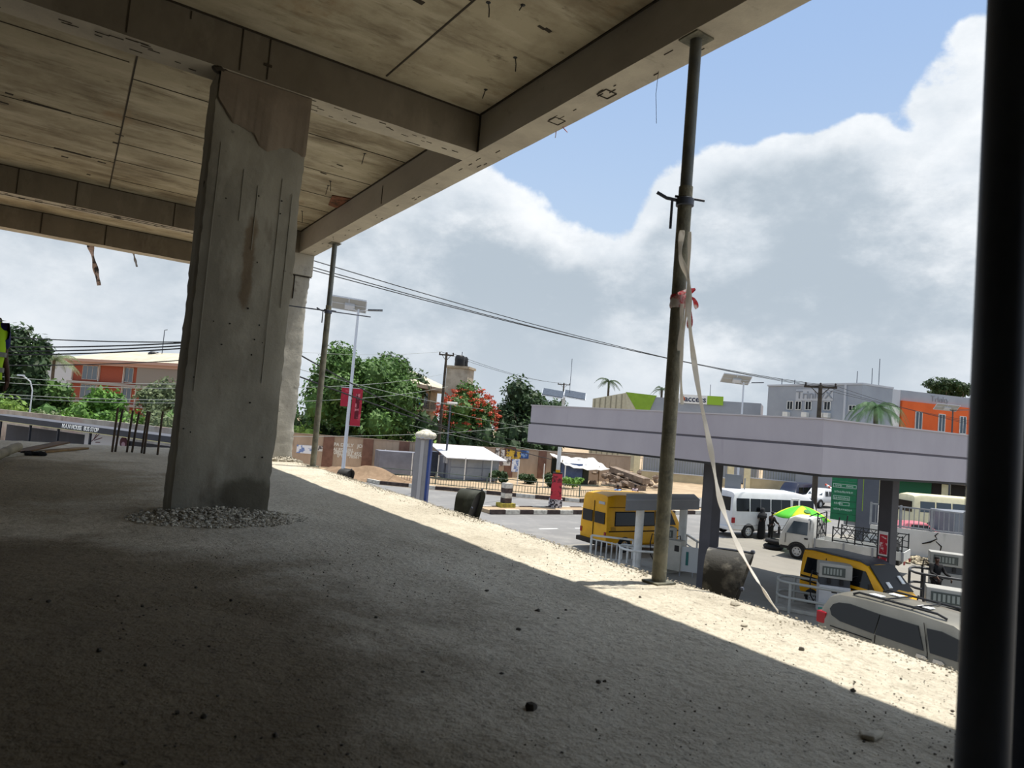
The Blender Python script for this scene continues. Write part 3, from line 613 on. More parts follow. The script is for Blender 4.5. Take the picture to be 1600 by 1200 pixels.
for (tx,ty,bx,by) in ((603.5,698,599,738),(645,703,642,744),(687,707,683,747),(728,711,725,751),(769,716,766,755),(810,717,808,757),(851,720,848,761),(884,721,881,762),(915,722,913,757)):
    p=S(bx,by); h=2.05; b=MB(); b.tube([(p.x,p.y,GZ),(p.x,p.y,GZ+h)],.05,8); tag(b.build('fence_post',white_paint),'slim white post standing behind the green railing on the far footway','post','white posts behind the railing')
# ---------------------------------------------------------------- bushes helper (used again later)
def leafmat(n,c,c2): return mat(n,c,.6,0,c2,.5,.4,.62,spec=.3,island=.35,transl=.25)
G_mid=leafmat('leaf_mid','#5d7c40','#41602c'); G_dark=leafmat('leaf_dark','#3c5230','#2a3d24'); G_light=leafmat('leaf_light','#86a04c','#5f8038'); G_dusty=leafmat('leaf_dusty','#74805c','#566348'); G_vivid=leafmat('leaf_vivid','#688f3e','#4a7030'); G_red=mat('flame_blossom','#c8583a',.6,0,'#a8442e',1,.4,.6,island=.3,transl=.25); bark=mat('grey_bark','#5a5046',.95,0,'#3c352d',4,.4,.7)
def leaves(b,c,r,n,s,rnd,shell=.55):
    for i in range(n):
        d=Vector((rnd.gauss(0,1),rnd.gauss(0,1),rnd.gauss(0,1))).normalized(); q=shell+(1-shell)*rnd.random()
        p=Vector(c)+Vector((d.x*r[0]*q,d.y*r[1]*q,d.z*r[2]*q))
        nn=(d*.8+Vector((rnd.uniform(-1,1),rnd.uniform(-1,1),rnd.uniform(-.2,1.2)))).normalized()
        e=nn.cross(Vector((rnd.uniform(-1,1),rnd.uniform(-1,1),rnd.uniform(-1,1)))).normalized(); g=nn.cross(e)
        k=s*rnd.uniform(.6,1.3); b.add([p-e*k,p+g*k*.5,p+e*k,p-g*k*.5],[(0,1,2,3)])
def crown(b,c,R,clumps,per,ls,rnd,cr=.42,flat_=1.0,core=True):
    for i in range(clumps):
        d=Vector((rnd.gauss(0,1),rnd.gauss(0,1),rnd.gauss(0,1)*flat_)).normalized(); q=rnd.uniform(.35,.8)
        p=Vector(c)+Vector((d.x*R[0]*q,d.y*R[1]*q,d.z*R[2]*q)); k=rnd.uniform(.75,1.2)*cr
        r=(R[0]*k,R[1]*k,R[2]*k)
        leaves(b,p,r,per,ls,rnd)
        if core: b.ball(p,(r[0]*.6,r[1]*.6,r[2]*.6),7,5,.2,rnd)
def tree(name,label,p,H,R,m,seed,clumps=16,per=260,ls=.28,cat='tree',trunk=.22,group=None,cz=None,core=True,cr=.42,flower=None):
    rnd=random.Random(seed); t=thing(name,label,cat,p,0,group); cz=cz or H-R[2]
    b=MB(); crown(b,(0,0,cz),R,clumps,per,ls,rnd,cr,1.,core); b.build('crown',m,t)
    if flower:
        b=MB(); 
        for i in range(flower[1]):
            d=Vector((rnd.gauss(0,1),rnd.gauss(0,1),rnd.gauss(.35,.5))).normalized(); k=rnd.uniform(.85,1.04); q=Vector((d.x*R[0]*k,d.y*R[1]*k,cz+d.z*R[2]*k)); leaves(b,q,(.45,.45,.2),rnd.randint(4,18),.15,rnd,.1)
        b.build('blossom',flower[0],t)
    if trunk:
        b=MB(); b.tube([(0,0,-.05),(.1,.05,cz*.5),(0,0,cz)],[trunk*1.3,trunk,trunk*.6],9)
        for k in range(5):
            a=k*1.3+seed; b.tube([(0,0,cz*.55),(R[0]*.3*math.cos(a),R[1]*.3*math.sin(a),cz*.8),(R[0]*.55*math.cos(a),R[1]*.55*math.sin(a),cz)],[trunk*.5,trunk*.4,trunk*.2],6)
        b.build('trunk',bark,t,smooth=50)
    return t
def bush(label,p,R,m,seed,clumps=6,per=120,ls=.16,name='bush',group=None):
    rnd=random.Random(seed); b=MB(); crown(b,(0,0,R[2]*.8),R,clumps,per,ls,rnd,.55)
    b.tube([(0,0,-.02),(0,0,R[2]*.6)],.05,6)
    o=b.build(name,m); o.location=p; return tag(o,label,'bush',group)
for i,(px,py,w,l) in enumerate(((775,756,1.0,'dark green bush beside the grey kiosk, behind the railing'),(824,757,1.3,'dark green bush behind the railing below the blue posters'),(858,762,1.0,'dark green bush behind the railing left of the median lamp pole'),(895,764,1.5,'bright green bush behind the railing in front of the tarpaulin stall'))):
    bush(l,S(px,py-2),(w,.6,.65),G_dark if i<3 else G_vivid,30+i,5,130,.14)
# ---------------------------------------------------------------- grey kiosk with a white roof
kp=S(735,750); kz=thing('kiosk','grey panelled kiosk with a white sheet roof against the boundary wall','kiosk',kp,math.radians(-8))
kg=mat('kiosk_grey','#7d838f',.6,0,'#6d737f',1,.4,.7); kg2=mat('kiosk_panel','#8b939c',.6,0,'#7a828c',1,.4,.7)
b=MB(); b.bb((-2.2,0,0),(2.7,2.6,1.95)); b.build('kiosk_body',kg,kz)
for k in range(3):
    b=MB(); b.bb((-2.0+1.55*k,-.04,.15),(-.55+1.55*k,0,1.05)); b.bb((-2.0+1.55*k,-.04,1.12),(-.55+1.55*k,0,1.85)); b.build('front_panel',kg2,kz)
b=MB(); b.bb((-2.3,.3,1.35),(-2.2,1.2,1.9)); b.build('side_sign',stucco_lt,kz)
b=MB(); b.add([(-2.75,-.85,1.95),(3.05,-.85,1.95),(1.9,2.2,2.95),(-3.4,2.2,2.95),(-2.75,-.85,1.88),(3.05,-.85,1.88),(1.9,2.2,2.88),(-3.4,2.2,2.88)],[(0,1,2,3),(7,6,5,4),(0,4,5,1),(1,5,6,2),(2,6,7,3),(3,7,4,0)]); b.build('kiosk_roof',mat('white_sheet_roof','#d5d5d8',.6,0,'#bcbcc2',1.2,.4,.7),kz)
q=S(622,742); b=MB(); b.box((0,0,1.0),(4.2,2.0,2.0)); o=b.build('grey_container',mat('dark_grey_sheet','#6c6e78',.7,0,'#7c7e88',1,.4,.7)); o.location=(q.x+.6,q.y+1.2,GZ); o.rotation_euler.z=math.radians(-10); tag(o,'plain grey sheet shed left of the kiosk, behind the railing','shed')
q=S(661,742); b=MB(); b.box((0,0,1.1),(1.7,1.6,2.2)); o=b.build('dark_locker',mat('blue_grey_sheet','#39404f',.7,0,'#4c5564',1,.4,.7)); o.location=(q.x+.4,q.y+.3,GZ); o.rotation_euler.z=math.radians(-10); tag(o,'narrow dark blue-grey shed between the plain shed and the kiosk','shed')
# ---------------------------------------------------------------- tarpaulin stall, slabs, bricks
sp=S(905,757); st=thing('market_stall','market stall under a sagging white tarpaulin behind the railing','stall',sp,math.radians(-12))
b=MB()
for x,y,h in ((-2.,0,2.3),(1.9,-.3,1.9),(-2,2.4,2.6),(1.9,2.4,2.5)): b.tube([(x,y,0),(x,y,h)],.05,6)
b.build('stall_post',timber,st)
b=MB(); V=[];n=10
for i in range(n+1):
    for j in range(n+1):
        x=-2.2+4.9*i/n; y=-1.0+3.6*j/n; V.append((x,y,1.85+.85*j/n-.22*math.sin(PI*i/n)*(1-.3*j/n)+.07*math.sin(i*2.1+j*1.3)-.15*(i/n)))
b.add(V,[(i*(n+1)+j,(i+1)*(n+1)+j,(i+1)*(n+1)+j+1,i*(n+1)+j+1) for i in range(n) for j in range(n)]); o=b.build('tarpaulin',mat('white_tarpaulin','#d8d7d2',.7,0,'#bcbab5',1,.4,.7),st,smooth=60); o.modifiers.new('sheet','SOLIDIFY').thickness=.03
b=MB(); b.bb((-2.1,-.1,.3),(.2,-.03,2.0)); b.build('blue_sheet',mat('faded_blue_sheet','#3f4f74',.85,0,'#55678a',1,.4,.7),st)
b=MB(); b.bb((-2.2,1.9,0),(1.9,2.0,2.3)); b.bb((.3,-.1,.0),(.9,.8,1.5)); b.build('stall_back',mat('stall_dark','#2b302a',.9),st)
r=random.Random(3); gmat=mat('culvert_concrete','#8d7d6e',.95,0,'#5c4e44',2,.4,.7)
for i,(x0,y0,x1,y1,w,l) in enumerate(((957,733,1010,752,.7,'upper slanting concrete slab of the dumped pair beyond the yellow bus'),(952,742,1004,763,.7,'lower slanting concrete slab of the dumped pair beyond the yellow bus'))):
    a=at(x0,y0,70); c=at(x1,y1,66); b=MB(); b.bar(a,c,1.0,.55); o=b.build('concrete_slab',gmat,bevel=.03); tag(o,l,'slab','dumped concrete slabs')
b=MB(); p=plan(985,764,69)
for k in range(60): b.ball((p.x+r.uniform(-4,4),p.y+r.uniform(-2,2.5),GZ+r.random()**2*1.3),(r.uniform(.2,.5),r.uniform(.2,.5),r.uniform(.15,.35)),6,4,.25,r)
tag(b.build('rubble_heap',gmat),'heap of brown rubble under the dumped concrete slabs','rubble',None,'stuff')
# ---------------------------------------------------------------- poles, lamps
def solar_lamp(label,p,h,rz,m=lamp_white,scale=1.,banner=False):
    t=thing('solar_street_lamp',label,'street lamp',p,rz)
    b=MB(); b.lathe([(.17,0),(.17,.04),(.1,.06),(.09,h*.5),(.06,h)],12); b.build('pole',m,t,smooth=50)
    b=MB(); b.tube([(0,0,h-.15),(-.35,0,h+.05)],.03,6); b.tube([(0,0,h-.1),(.55*scale,0,h+.02)],.03,6); b.build('arm',m,t)
    rt=Matrix.Rotation(math.radians(3),3,'Y')@Matrix.Rotation(math.radians(-24),3,'X')
    b=MB(); b.box((-.5*scale,0,h+.22),(1.75*scale,1.15*scale,.04),rt); pn=b.build('solar_panel',pv,t)
    b=MB(); b.box((-.5*scale,0,h+.195),(1.7*scale,1.1*scale,.01),rt); b.build('back_sheet',mat('panel_back','#a3a4a2',.7),pn)
    b=MB()
    for s in (-1,0,1): b.bar(Vector((-.5*scale,0,h+.2))+rt@Vector((-.87*scale,s*.57*scale,0)),Vector((-.5*scale,0,h+.2))+rt@Vector((.87*scale,s*.57*scale,0)),.05,.05); b.bar(Vector((-.5*scale,0,h+.2))+rt@Vector((s*.87*scale,-.57*scale,0)),Vector((-.5*scale,0,h+.2))+rt@Vector((s*.87*scale,.57*scale,0)),.05,.05)
    b.box((-.45*scale,0,h+.1),(.5*scale,.4*scale,.16),rt); b.build('panel_frame',lamp_white,pn)
    b=MB(); b.box((.85*scale,0,h+.05),(.75*scale,.3,.07),Matrix.Rotation(math.radians(-5),3,'Y')); b.build('lamp_head',mat('lamp_grey','#6b7076',.5,.3),t)
    return t
L1=plan(545,640,35); l1=solar_lamp('tall solar street lamp with a red banner, left of the trees',L1,10.55,az(112))
red_b=mat('red_banner','#a01d33',.7,0,'#c04a58',2.5,.58,.66)
b=MB(); b.bb((.12,-.03,4.55),(.62,.03,6.45)); b.build('banner',red_b,l1); b=MB(); b.bb((.3,-.035,4.9),(.5,.035,6.2)); b.build('banner_print',mat('banner_dark_print','#5a1220',.8,0,'#c87a80',2,.5,.55),l1)  # dark red and pink print on the banner
b=MB(); b.bb((-.45,-.03,5.5),(-.08,.03,6.45)); b.build('banner',red_b,l1); b=MB(); b.bar((-.5,0,6.47),(.7,0,6.47),.03,.03); b.build('banner_arm',lamp_white,l1); b=MB(); b.bar((0,0,4.55),(.66,0,4.55),.03,.03); b.build('banner_arm',lamp_white,l1)
solar_lamp('solar street lamp rising behind the station canopy, right of the taped prop',plan(1162,600,55),10.2,az(130),scale=1.25)
solar_lamp('dark solar street lamp in front of the orange building',plan(1489,640,66),10.2,az(140),mat('dark_lamp_steel','#4a4c50',.6,.3),1.1)
def utility_pole(label,p,h,rz,cross=2.0,cz=.2,r=.16,boxes=True):
    t=thing('utility_pole',label,'pole',p,rz); b=MB(); b.lathe([(r*1.25,-.05),(r,h*.5),(r*.75,h)],10); b.build('pole_shaft',wood_pole,t,smooth=50)
    b=MB(); b.bar((-cross/2,.1,h-cz),(cross/2,.1,h-cz),.12,.14); b.bar((-cross*.3,.1,h-cz),(0,.1,h-cz-.6),.05,.05); b.bar((cross*.3,.1,h-cz),(0,.1,h-cz-.6),.05,.05); b.build('crossarm',wood_pole,t)
    for s in (-1,0,1):
        b=MB(); b.lathe([(.05,0),(.08,.06),(.05,.1),(.07,.16),(.03,.22)],8,(s*cross*.45,.1,h-cz+.07)); b.build('insulator',mat('brown_ceramic','#2e2622',.3),t)
    return t
PB=plan(1280,640,45); hB=9.55; utility_pole('dark utility pole with a broad crossarm before the light grey building',PB,hB,az(147),2.0,.12)
PA=plan(690,640,68); hA=11.9; utility_pole('leaning grey utility pole between the big tree and the red blossoming tree',PA,hA,az(120),1.5,.25,.15)
utility_pole('distant utility pole behind the pair of roof-like solar panels',plan(878,640,120),13.3,az(130),2.2,.3,.16)
PL=plan(325,640,20.5); utility_pole('utility pole hidden behind the front pillar',PL,10.6,az(180),2.0,.2,.14)
q=S(694,747); t=thing('street_light','old dark street light post with a white head in front of the kiosk','street lamp',q); b=MB(); b.lathe([(.13,0),(.1,1),(.07,6.6)],9); b.build('post',steel_dark,t); b=MB(); b.box((0.1,-.1,6.75),(.95,.35,.2)); b.build('lamp_head',white_paint,t,bevel=.05)
# median pole with the twin panels
q=S(867,797); q.z=GZ; t=thing('solar_station_pole','white pole on the median carrying two large tilted solar panels and an antenna','pole',q,az(130))
b=MB(); b.lathe([(.16,.19),(.13,3),(.1,7.3)],10); b.build('pole',white_paint,t,smooth=50); b=MB(); b.lathe([(.15,2.2),(.15,2.6)],10); b.build('yellow_band',yellow,t)
rt=Matrix.Rotation(math.radians(22),3,'X')@Matrix.Rotation(math.radians(6),3,'Y')
for s in (-1,1): b=MB(); b.box((s*.72,0,7.55),(1.36,1.25,.05),rt); pn=b.build('solar_panel',pv,t); b=MB(); b.box((s*.72,0,7.51),(1.42,1.31,.04),rt); b.build('panel_frame',lamp_white,pn)
b=MB(); b.tube([(.35,.1,7.4),(.35,.1,9.9)],.018,6); b.build('antenna',steel_dark,t); b=MB(); b.bar((0,0,7.0),(0,-.3,7.5),.06,.06); b.build('bracket',lamp_white,t)
b=MB(); b.box((0,0,1.3),(.75,.75,2.1),None,.8); o=b.build('advert_sleeve',mat('red_advert','#b8313f',.6,0,'#5a1a24',1.8,.5,.56),t); b=MB(); b.box((0,0,.45),(.85,.85,.55)); b.build('sleeve_foot',mat('speckled_foot','#c7c4c8',.6,0,'#2a2730',8,.48,.52),t); b=MB(); b.box((0,0,2.38),(.6,.6,.1)); b.build('sleeve_top',black_plastic,t)
q=S(795,799); t=thing('traffic_bollard','short square bollard with worn black and white bands and a yellow foot on the median','bollard',(q.x,q.y+.4,GZ)); 
b=MB(); b.box((0,0,.32),(1.0,.7,.28)); b.build('foot',mat('worn_yellow','#a59a3c',.85,0,'#6d6838',5,.4,.7),t)
for k,mm in enumerate((kk,kw,kk,kw)): b=MB(); b.box((0,0,.46+.16+k*.3),(.5,.5,.3)); b.build('band',mm,t)
# grey and blue pylon
q=plan(664,690,31); h=4.35; t=thing('bus_stop_pylon','grey and blue pylon with a ribbed white dome on top, beyond the slab edge','pylon',q,az(128))
b=MB(); b.box((-.08,0,h/2),(.62,.42,h)); b.build('pylon_body',mat('pylon_body_grey','#8b898a',.7,0,'#7d7b7d',1,.4,.7),t,bevel=.02); b=MB(); b.box((.28,0,h/2),(.1,.46,h-.05)); b.build('blue_side',mat('deep_blue_panel','#1c2f63',.5,0,'#2d4a8c',1,.4,.7),t)
b=MB(); b.box((-.05,-.215,h/2),(.16,.02,h-.2)); b.build('pale_stripe',mat('pylon_stripe','#a5a2a2',.7),t)
b=MB()
for k in range(9): a=2*PI*k/9; b.ball((.02+.3*math.cos(a),.28*math.sin(a),h+.12),(.2,.2,.17),8,5)
b.ball((.02,0,h+.18),(.35,.32,.22),10,6); b.build('dome',mat('ribbed_dome','#cfcab8',.7,0,'#9d9888',6,.4,.7),t,smooth=50)
b=MB(); b.lathe([(.4,h-.02),(.44,h+.02),(.4,h+.06)],16); b.build('dome_rim',stucco_lt,t)
# ---------------------------------------------------------------- bus stop and wall at the left
B0=at(-30,650,42); B1=at(300,695,33); d=(Vector((B1.x,B1.y,0))-Vector((B0.x,B0.y,0))); Ls=d.length; d.normalize(); ang=math.atan2(d.y,d.x)
t=thing('bus_shelter','long dark bus shelter with a lettered black roof band at the far left','bus shelter',(B0.x,B0.y,GZ),ang)
bs=mat('shelter_black','#20232c',.6,0,'#2c2f38',1,.4,.7)
def along(px):
    s_=sight(px,650); u_=d; A_=Vector((B0.x,B0.y)); k_=Matrix(((s_.x,-u_.x),(s_.y,-u_.y))).inverted()@A_; return k_[1]
b=MB(); b.bb((0,-.12,3.0),(Ls,0,3.3)); b.build('roof_band',bs,t); b=MB(); b.bb((0,0,3.2),(Ls,1.6,3.28)); b.build('roof',mat('shelter_roof','#4a4b52',.6),t)
b=MB(); b.bb((0,1.5,0),(Ls,1.6,2.65)); b.build('back_panel',mat('shelter_back','#2b2c33',.7,0,'#383941',1,.4,.7),t)
for x in (2.,5.2,8.,11.): b=MB(); b.bb((x,.1,0),(x+.1,.2,3.2)); b.build('shelter_post',bs,t)
text('lettering','M.A.N HOUSE  BUS STOP',.3,sign_white,t,(along(131),-.135,3.15),depth=.006,weight=.008)
b=MB(); b.tube([(0,-.1,2.98),(Ls,-.1,2.98)],.02,6); b.build('pale_cable',mat('cream_cable','#c9c08e',.7),t)
xa,xb=along(98),along(166); xm=(xb-xa)/2.9
b=MB(); b.bb((xa,1.35,2.05),(xb,1.45,3.0)); a_=b.build('advert_board',mat('advert_white','#c9c7c9',.6),t)
for k_,pts in enumerate(([(.4,1.98),(.65,2.2),(1.0,2.55)],[(.65,2.2),(.85,2.6)],[(.7,2.15),(1.2,2.35)],[(.8,2.05),(1.1,2.08)])): b=MB(); b.tube([(xa+x*xm,1.34,z+.28) for x,z in pts],.022,5); b.build('advert_print',mat('maroon_print','#5c2730',.7),a_)
b=MB(); b.ball((xb-.25*xm,1.34,2.53),(.25*xm,.03,.33),14,8); b.build('advert_print',mat('maroon_print2','#4a1e2a',.7),a_)
b=MB(); b.ball((xb-.23*xm,1.33,2.45),(.14*xm,.03,.15),12,8); b.build('advert_print',mat('mauve_print','#a78a98',.7),a_)
a=at(-60,640,52); c=at(300,671,42); b=MB(); b.bar((a.x,a.y,GZ+1.65),(c.x,c.y,GZ+1.65),.25,3.3); tag(b.build('garden_wall',layered('stained_white_wall','#aaa49a',[('#6f665f',.5,.42,.62,.8,(1,1,.6)),('#a07d78',.35,.5,.7,.6,I3),('#3f3a36',1.5,.58,.72,.6,(1,1,.3))],.9)),'stained white and pink garden wall behind the bus shelter','wall')
# ================================================================ fuel station
A=Vector((16.9,24.2)); B_=Vector((18.1,11.3)); C_=Vector((27.5,10.35)); D_=A+(C_-B_)
FT=1.76; FB=.16
cp=thing('station_canopy','huge grey-lilac flat canopy of the fuel station on dark square columns','canopy',(B_.x,B_.y,GZ))
oc=Vector((B_.x,B_.y)); ring=[A-oc,B_-oc,C_-oc,D_-oc]; zt=FT-GZ; zb=FB-GZ; zm=(zt+zb)/2
def wallring(b,pts,z0,z1,th):
    n=len(pts); cx=sum((p for p in pts),Vector((0,0)))/n
    for i in range(n):
        a=pts[i]; c=pts[(i+1)%n]; d=(c-a).normalized(); nn=Vector((-d.y,d.x)); 
        if nn.dot(cx-a)<0: nn=-nn
        e=th
        b.add([(a.x,a.y,z0),(c.x,c.y,z0),((c+nn*e-d*e).x,(c+nn*e-d*e).y,z0),((a+nn*e+d*e).x,(a+nn*e+d*e).y,z0),(a.x,a.y,z1),(c.x,c.y,z1),((c+nn*e-d*e).x,(c+nn*e-d*e).y,z1),((a+nn*e+d*e).x,(a+nn*e+d*e).y,z1)],[(0,1,2,3),(4,5,6,7),(0,1,5,4),(1,2,6,5),(2,3,7,6),(3,0,4,7)])
b=MB(); wallring(b,ring,zb,zm-.03,.3); b.build('lower_fascia',fascia,cp)
def shrink(pts,e):
    c=sum((p for p in pts),Vector((0,0)))/len(pts); return [p+(c-p).normalized()*e for p in pts]
b=MB(); wallring(b,shrink(ring,.1),zm-.03,zm+.04,.2); b.build('groove',mat('groove_dark_stain','#625e63',.9),cp)  # groove between the fascia halves, darkly stained
b=MB(); wallring(b,shrink(ring,.07),zm+.04,zt-.04,.3); b.build('upper_fascia',fascia,cp)
b=MB(); wallring(b,shrink(ring,.03),zt-.04,zt,.3); b.build('edge_trim',mat('pale_edge','#b3aeb0',.6),cp)
b=MB(); b.prism([(p.x,p.y) for p in shrink(ring,.35)],zt-.75,zt-.6); b.build('roof_deck',grey_paint,cp)
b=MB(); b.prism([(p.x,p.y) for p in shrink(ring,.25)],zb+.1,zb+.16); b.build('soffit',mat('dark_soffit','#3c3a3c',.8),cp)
b=MB(); wallring(b,shrink(ring,.05),zb-.07,zb+.0,.06); b.build('bottom_angle',black_plastic,cp)
col_m=mat('dark_column_paint','#3a3a40',.6,0,'#46464c',1,.4,.7)
def col(x,y,w,base=True):
    b=MB(); b.bb((x-w/2,y-w/2,0),(x+w/2,y+w/2,zb+.1)); return b.build('column',col_m,cp,bevel=.02)
def colpos(px,D): p=plan(px,700,D); return p.x-oc.x,p.y-oc.y
c1=col(*colpos(1117,24.2),.48); x2,y2=colpos(1393,23.2); c2=col(x2,y2,.44)
dirv=Vector((-(x2+oc.x),-(y2+oc.y))).normalized()
# notices on the second column
ps=mat('notice_white','#d8d5d3',.6); pr=mat('notice_red','#b01e32',.6,0,'#d8b9bc',9,.56,.6)
b=MB(); b.bb((x2-.235,y2-.15,1.95),(x2-.222,y2+.15,2.75)); pc=b.build('notice',ps,cp); b=MB(); b.bb((x2-.237,y2-.14,2.0),(x2-.233,y2+.12,2.65)); b.build('notice_print',pr,pc)
b=MB(); b.bb((x2-.235,y2-.15,1.25),(x2-.222,y2+.15,1.9)); pc=b.build('notice',pr,cp); b=MB(); b.bb((x2-.237,y2+.08,1.3),(x2-.233,y2+.2,1.8)); b.build('notice_print',ps,pc)
b=MB(); b.bb((x2-.235,y2-.15,.85),(x2-.222,y2+.15,1.2)); pc=b.build('notice',black_plastic,cp); b=MB(); b.ball((x2-.236,y2+.02,1.03),(.012,.12,.14),12,8); b.build('notice_print',ps,pc)
b=MB(); b.bb((x2-.24,y2-.24,.72),(x2+.24,y2+.24,.8)); b.build('column_band',mat('band_grey','#8b8b90',.5),cp)
for (x,y) in ((8.2,11.5),(1.9,1.8)): pass
# low island canopy
F0=plan(984,700,25.8); F1=plan(1097,700,28.4); fu=(F1-F0); fa=math.atan2(fu.y,fu.x)
t=thing('island_canopy','low flat grey canopy on white posts, over the first pump beyond the yellow bus','canopy',F0,fa)
Mi=Matrix.Rotation(-fa,3,'Z'); sg_=Mi@Vector((F0.x,F0.y,0)).normalized()*2.7
qd=[(0,0),(4.4,0),(4.4+sg_.x,sg_.y),(sg_.x,sg_.y)]
b=MB(); b.prism(qd,2.42,2.80); b.build('fascia',mat('low_fascia_grey','#77797e',.6,0,'#838589',1,.4,.7),t); b=MB(); b.prism([(x*1.002,y-.01) for x,y in qd],2.8,2.83); b.build('roof_sheet',mat('low_roof_grey','#93959a',.6),t)
for (px,D) in ((1007.5,26.9),(1075,28.3)): q=Mi@(plan(px,700,D)-F0); b=MB(); b.lathe([(.16,.1),(.16,2.43)],14,(q.x,q.y,0)); b.build('post',white_paint,t,smooth=50)
b=MB(); b.bb((-.2,-.3,0),(4.8,1.6,.18)); o=b.build('pump_island',mat('island_concrete','#aaa79f',.85,0,'#8b887f',2,.4,.7),bevel=.02); o.location=F0; o.rotation_euler.z=fa; tag(o,'raised concrete island under the low grey canopy','island')
def pump(name_label,p,rz,hs=None,z=0,wide=1.0,brand=True,paintm=None,H=2.0):
    t=thing('fuel_pump',name_label,'fuel pump',(p.x,p.y,GZ+z),rz); w=.44*wide; pm=paintm or mat('pump_white','#c9cacc',.5,0,'#b9babd',2,.4,.7)
    k=H/2.0
    b=MB(); b.bb((-w,-.28,0),(w,.28,1.12*k)); b.build('cabinet',pm,t,bevel=.02); b=MB(); b.bb((-w*.95,-.26,1.12*k),(w*.95,.26,1.42*k)); b.build('hose_bay',mat('pump_bay','#3c3f43',.6),t)
    b=MB(); b.bb((-w*1.05,-.3,1.42*k),(w*1.05,.3,2.0*k)); hd=b.build('head',mat('pump_grey','#a6a59f',.55,0,'#94938d',2,.4,.7),t,bevel=.02)
    b=MB(); b.bb((-w*.85,-.312,1.52*k),(w*.6,-.298,1.88*k)); d=b.build('display',mat('display_grey','#4d5350',.3),hd)
    b=MB()
    for i in range(6): b.bb((-w*.75+i*w*.2,-.318,1.58*k),(-w*.63+i*w*.2,-.31,1.82*k))
    b.build('digits',mat('digit_grey','#8d928c',.5),d)
    b=MB(); b.bb((-w*.2,-.29,.85*k),(w*.15,-.278,.9*k)); b.bb((-w*.45,-.29,.28*k),(-w*.1,-.278,.5*k)); b.build('label_plate',black_plastic,t)
    b=MB(); b.bb((-w,-.285,0.05),(w,-.279,.22*k)); b.build('green_band',mat('pump_green','#4aa08a',.5),t)
    for s in (-1,1):
        b=MB(); b.tube([(s*(w+.02),-.1,1.5*k),(s*(w+.2),-.14,1.62*k),(s*(w+.26),-.14,1.2*k),(s*(w+.22),-.16,.6*k),(s*(w+.1),-.16,.35*k)],.022,7); b.build('hose',black_rubber,t,smooth=60)
        b=MB(); b.bar((s*(w*.4),-.3,1.2*k),(s*(w*.4),-.3,1.4*k),.06,.1); b.build('nozzle',black_plastic,t)
    return t
vaz=lambda px: 33.26+math.degrees(math.atan((px-800)/F))      # bearing of a column of the photograph
pp=plan(1049,700,27.2); pump('slim white pump with a green band on the island under the low canopy',pp,-math.radians(vaz(1049)-15),z=.18,wide=.8,H=1.6)
q=plan(1068,700,26.9); t=thing('waste_cabinet','pale metal cabinet with a dark square hatch right of the slim white pump','cabinet',(q.x,q.y,GZ+.18),-math.radians(vaz(1068)+20)); b=MB(); b.bb((-.25,-.25,0),(.25,.25,1.15)); b.build('cabinet_body',mat('cabinet_beige','#b5b2a8',.6,0,'#a19e94',2,.4,.7),t,bevel=.02); b=MB(); b.bb((.0,-.26,.75),(.18,-.25,.98)); b.build('hatch',black_plastic,t)
def numboard(px,D,z,s,lab,colr,w=.75,h=.95,z0=.25):
    q=plan(px,700,D); t=thing('number_board',lab,'sign',(q.x,q.y,GZ+z),-math.radians(vaz(px))); b=MB(); b.bb((-w/2,-.02,z0),(w/2,.02,z0+h)); b.build('board',mat('board_pale','#bfc3c4',.6),t); b=MB(); b.tube([(-w*.3,0,0),(-w*.3,0,z0)],.03,6); b.tube([(w*.3,0,0),(w*.3,0,z0)],.03,6); b.build('stand',grey_paint,t)
    text('number',s,h*.75,colr,t,(0,-.03,z0+h*.5),depth=.006,weight=.012)
numboard(1085,26.6,0,'1','pale board with a green 1 left of the canopy column',mat('numeral_green','#2a6a66',.6),.8,.95,.2)
numboard(1375,33.5,0,'3','pale board with a grey 3 behind the truck bed',mat('numeral_grey','#55585a',.6),1.0,.95,.45)
# railings round the pumps
def hoop_rail(label,p,rz,W,D,h=.85,m=white_paint,mid=True):
    t=thing('guard_rail',label,'guard rail',p,rz)
    for z in ((h,h*.5) if mid else (h,)):
        b=MB(); pts=[(W/2,D/2,z),(-W/2+.3,D/2,z)]; 
        for k in range(7): a=PI/2+PI*k/6; pts.append((-W/2+.3+.3*math.cos(a)*1.2,D/2*math.sin(a),z))
        pts+=[(W/2,-D/2,z)]; b.tube(pts,.045,8); b.build('hoop',m,t,smooth=60)
    for (x,y) in ((W/2,D/2),(W/2,-D/2),(-W/2-.05,0),(-W/2+.4,-D/2),(-W/2+.4,D/2)): b=MB(); b.tube([(x,y,0),(x,y,h)],.045,8); b.build('upright',m,t)
    return t
q=plan(1012,700,26.9); hoop_rail('white ring rail round the post of the low canopy',Vector((q.x,q.y,GZ+.18)),math.radians(-30),1.5,1.2,.7,white_paint,False)
a=S(922,872); c=plan(1000,700,28.5); t=thing('stepped_railing','white metal railing with bars between the slab edge and the yellow bus','railing',a); c=c-a; b=MB(); b.bar((0,0,.95),c+Vector((0,0,.95)),.07,.07); b.bar((0,0,.8),c+Vector((0,0,.62)),.05,.05); b.bar((0,0,.05),c+Vector((0,0,.05)),.05,.05); b.build('rail',white_paint,t)
for k in range(9): b=MB(); q=c*(k/8); b.tube([(q.x,q.y,0),(q.x,q.y,.95 if k in(0,8) else .75)],.03 if k not in (0,8) else .05,6); b.build('railing_bar',white_paint,t)
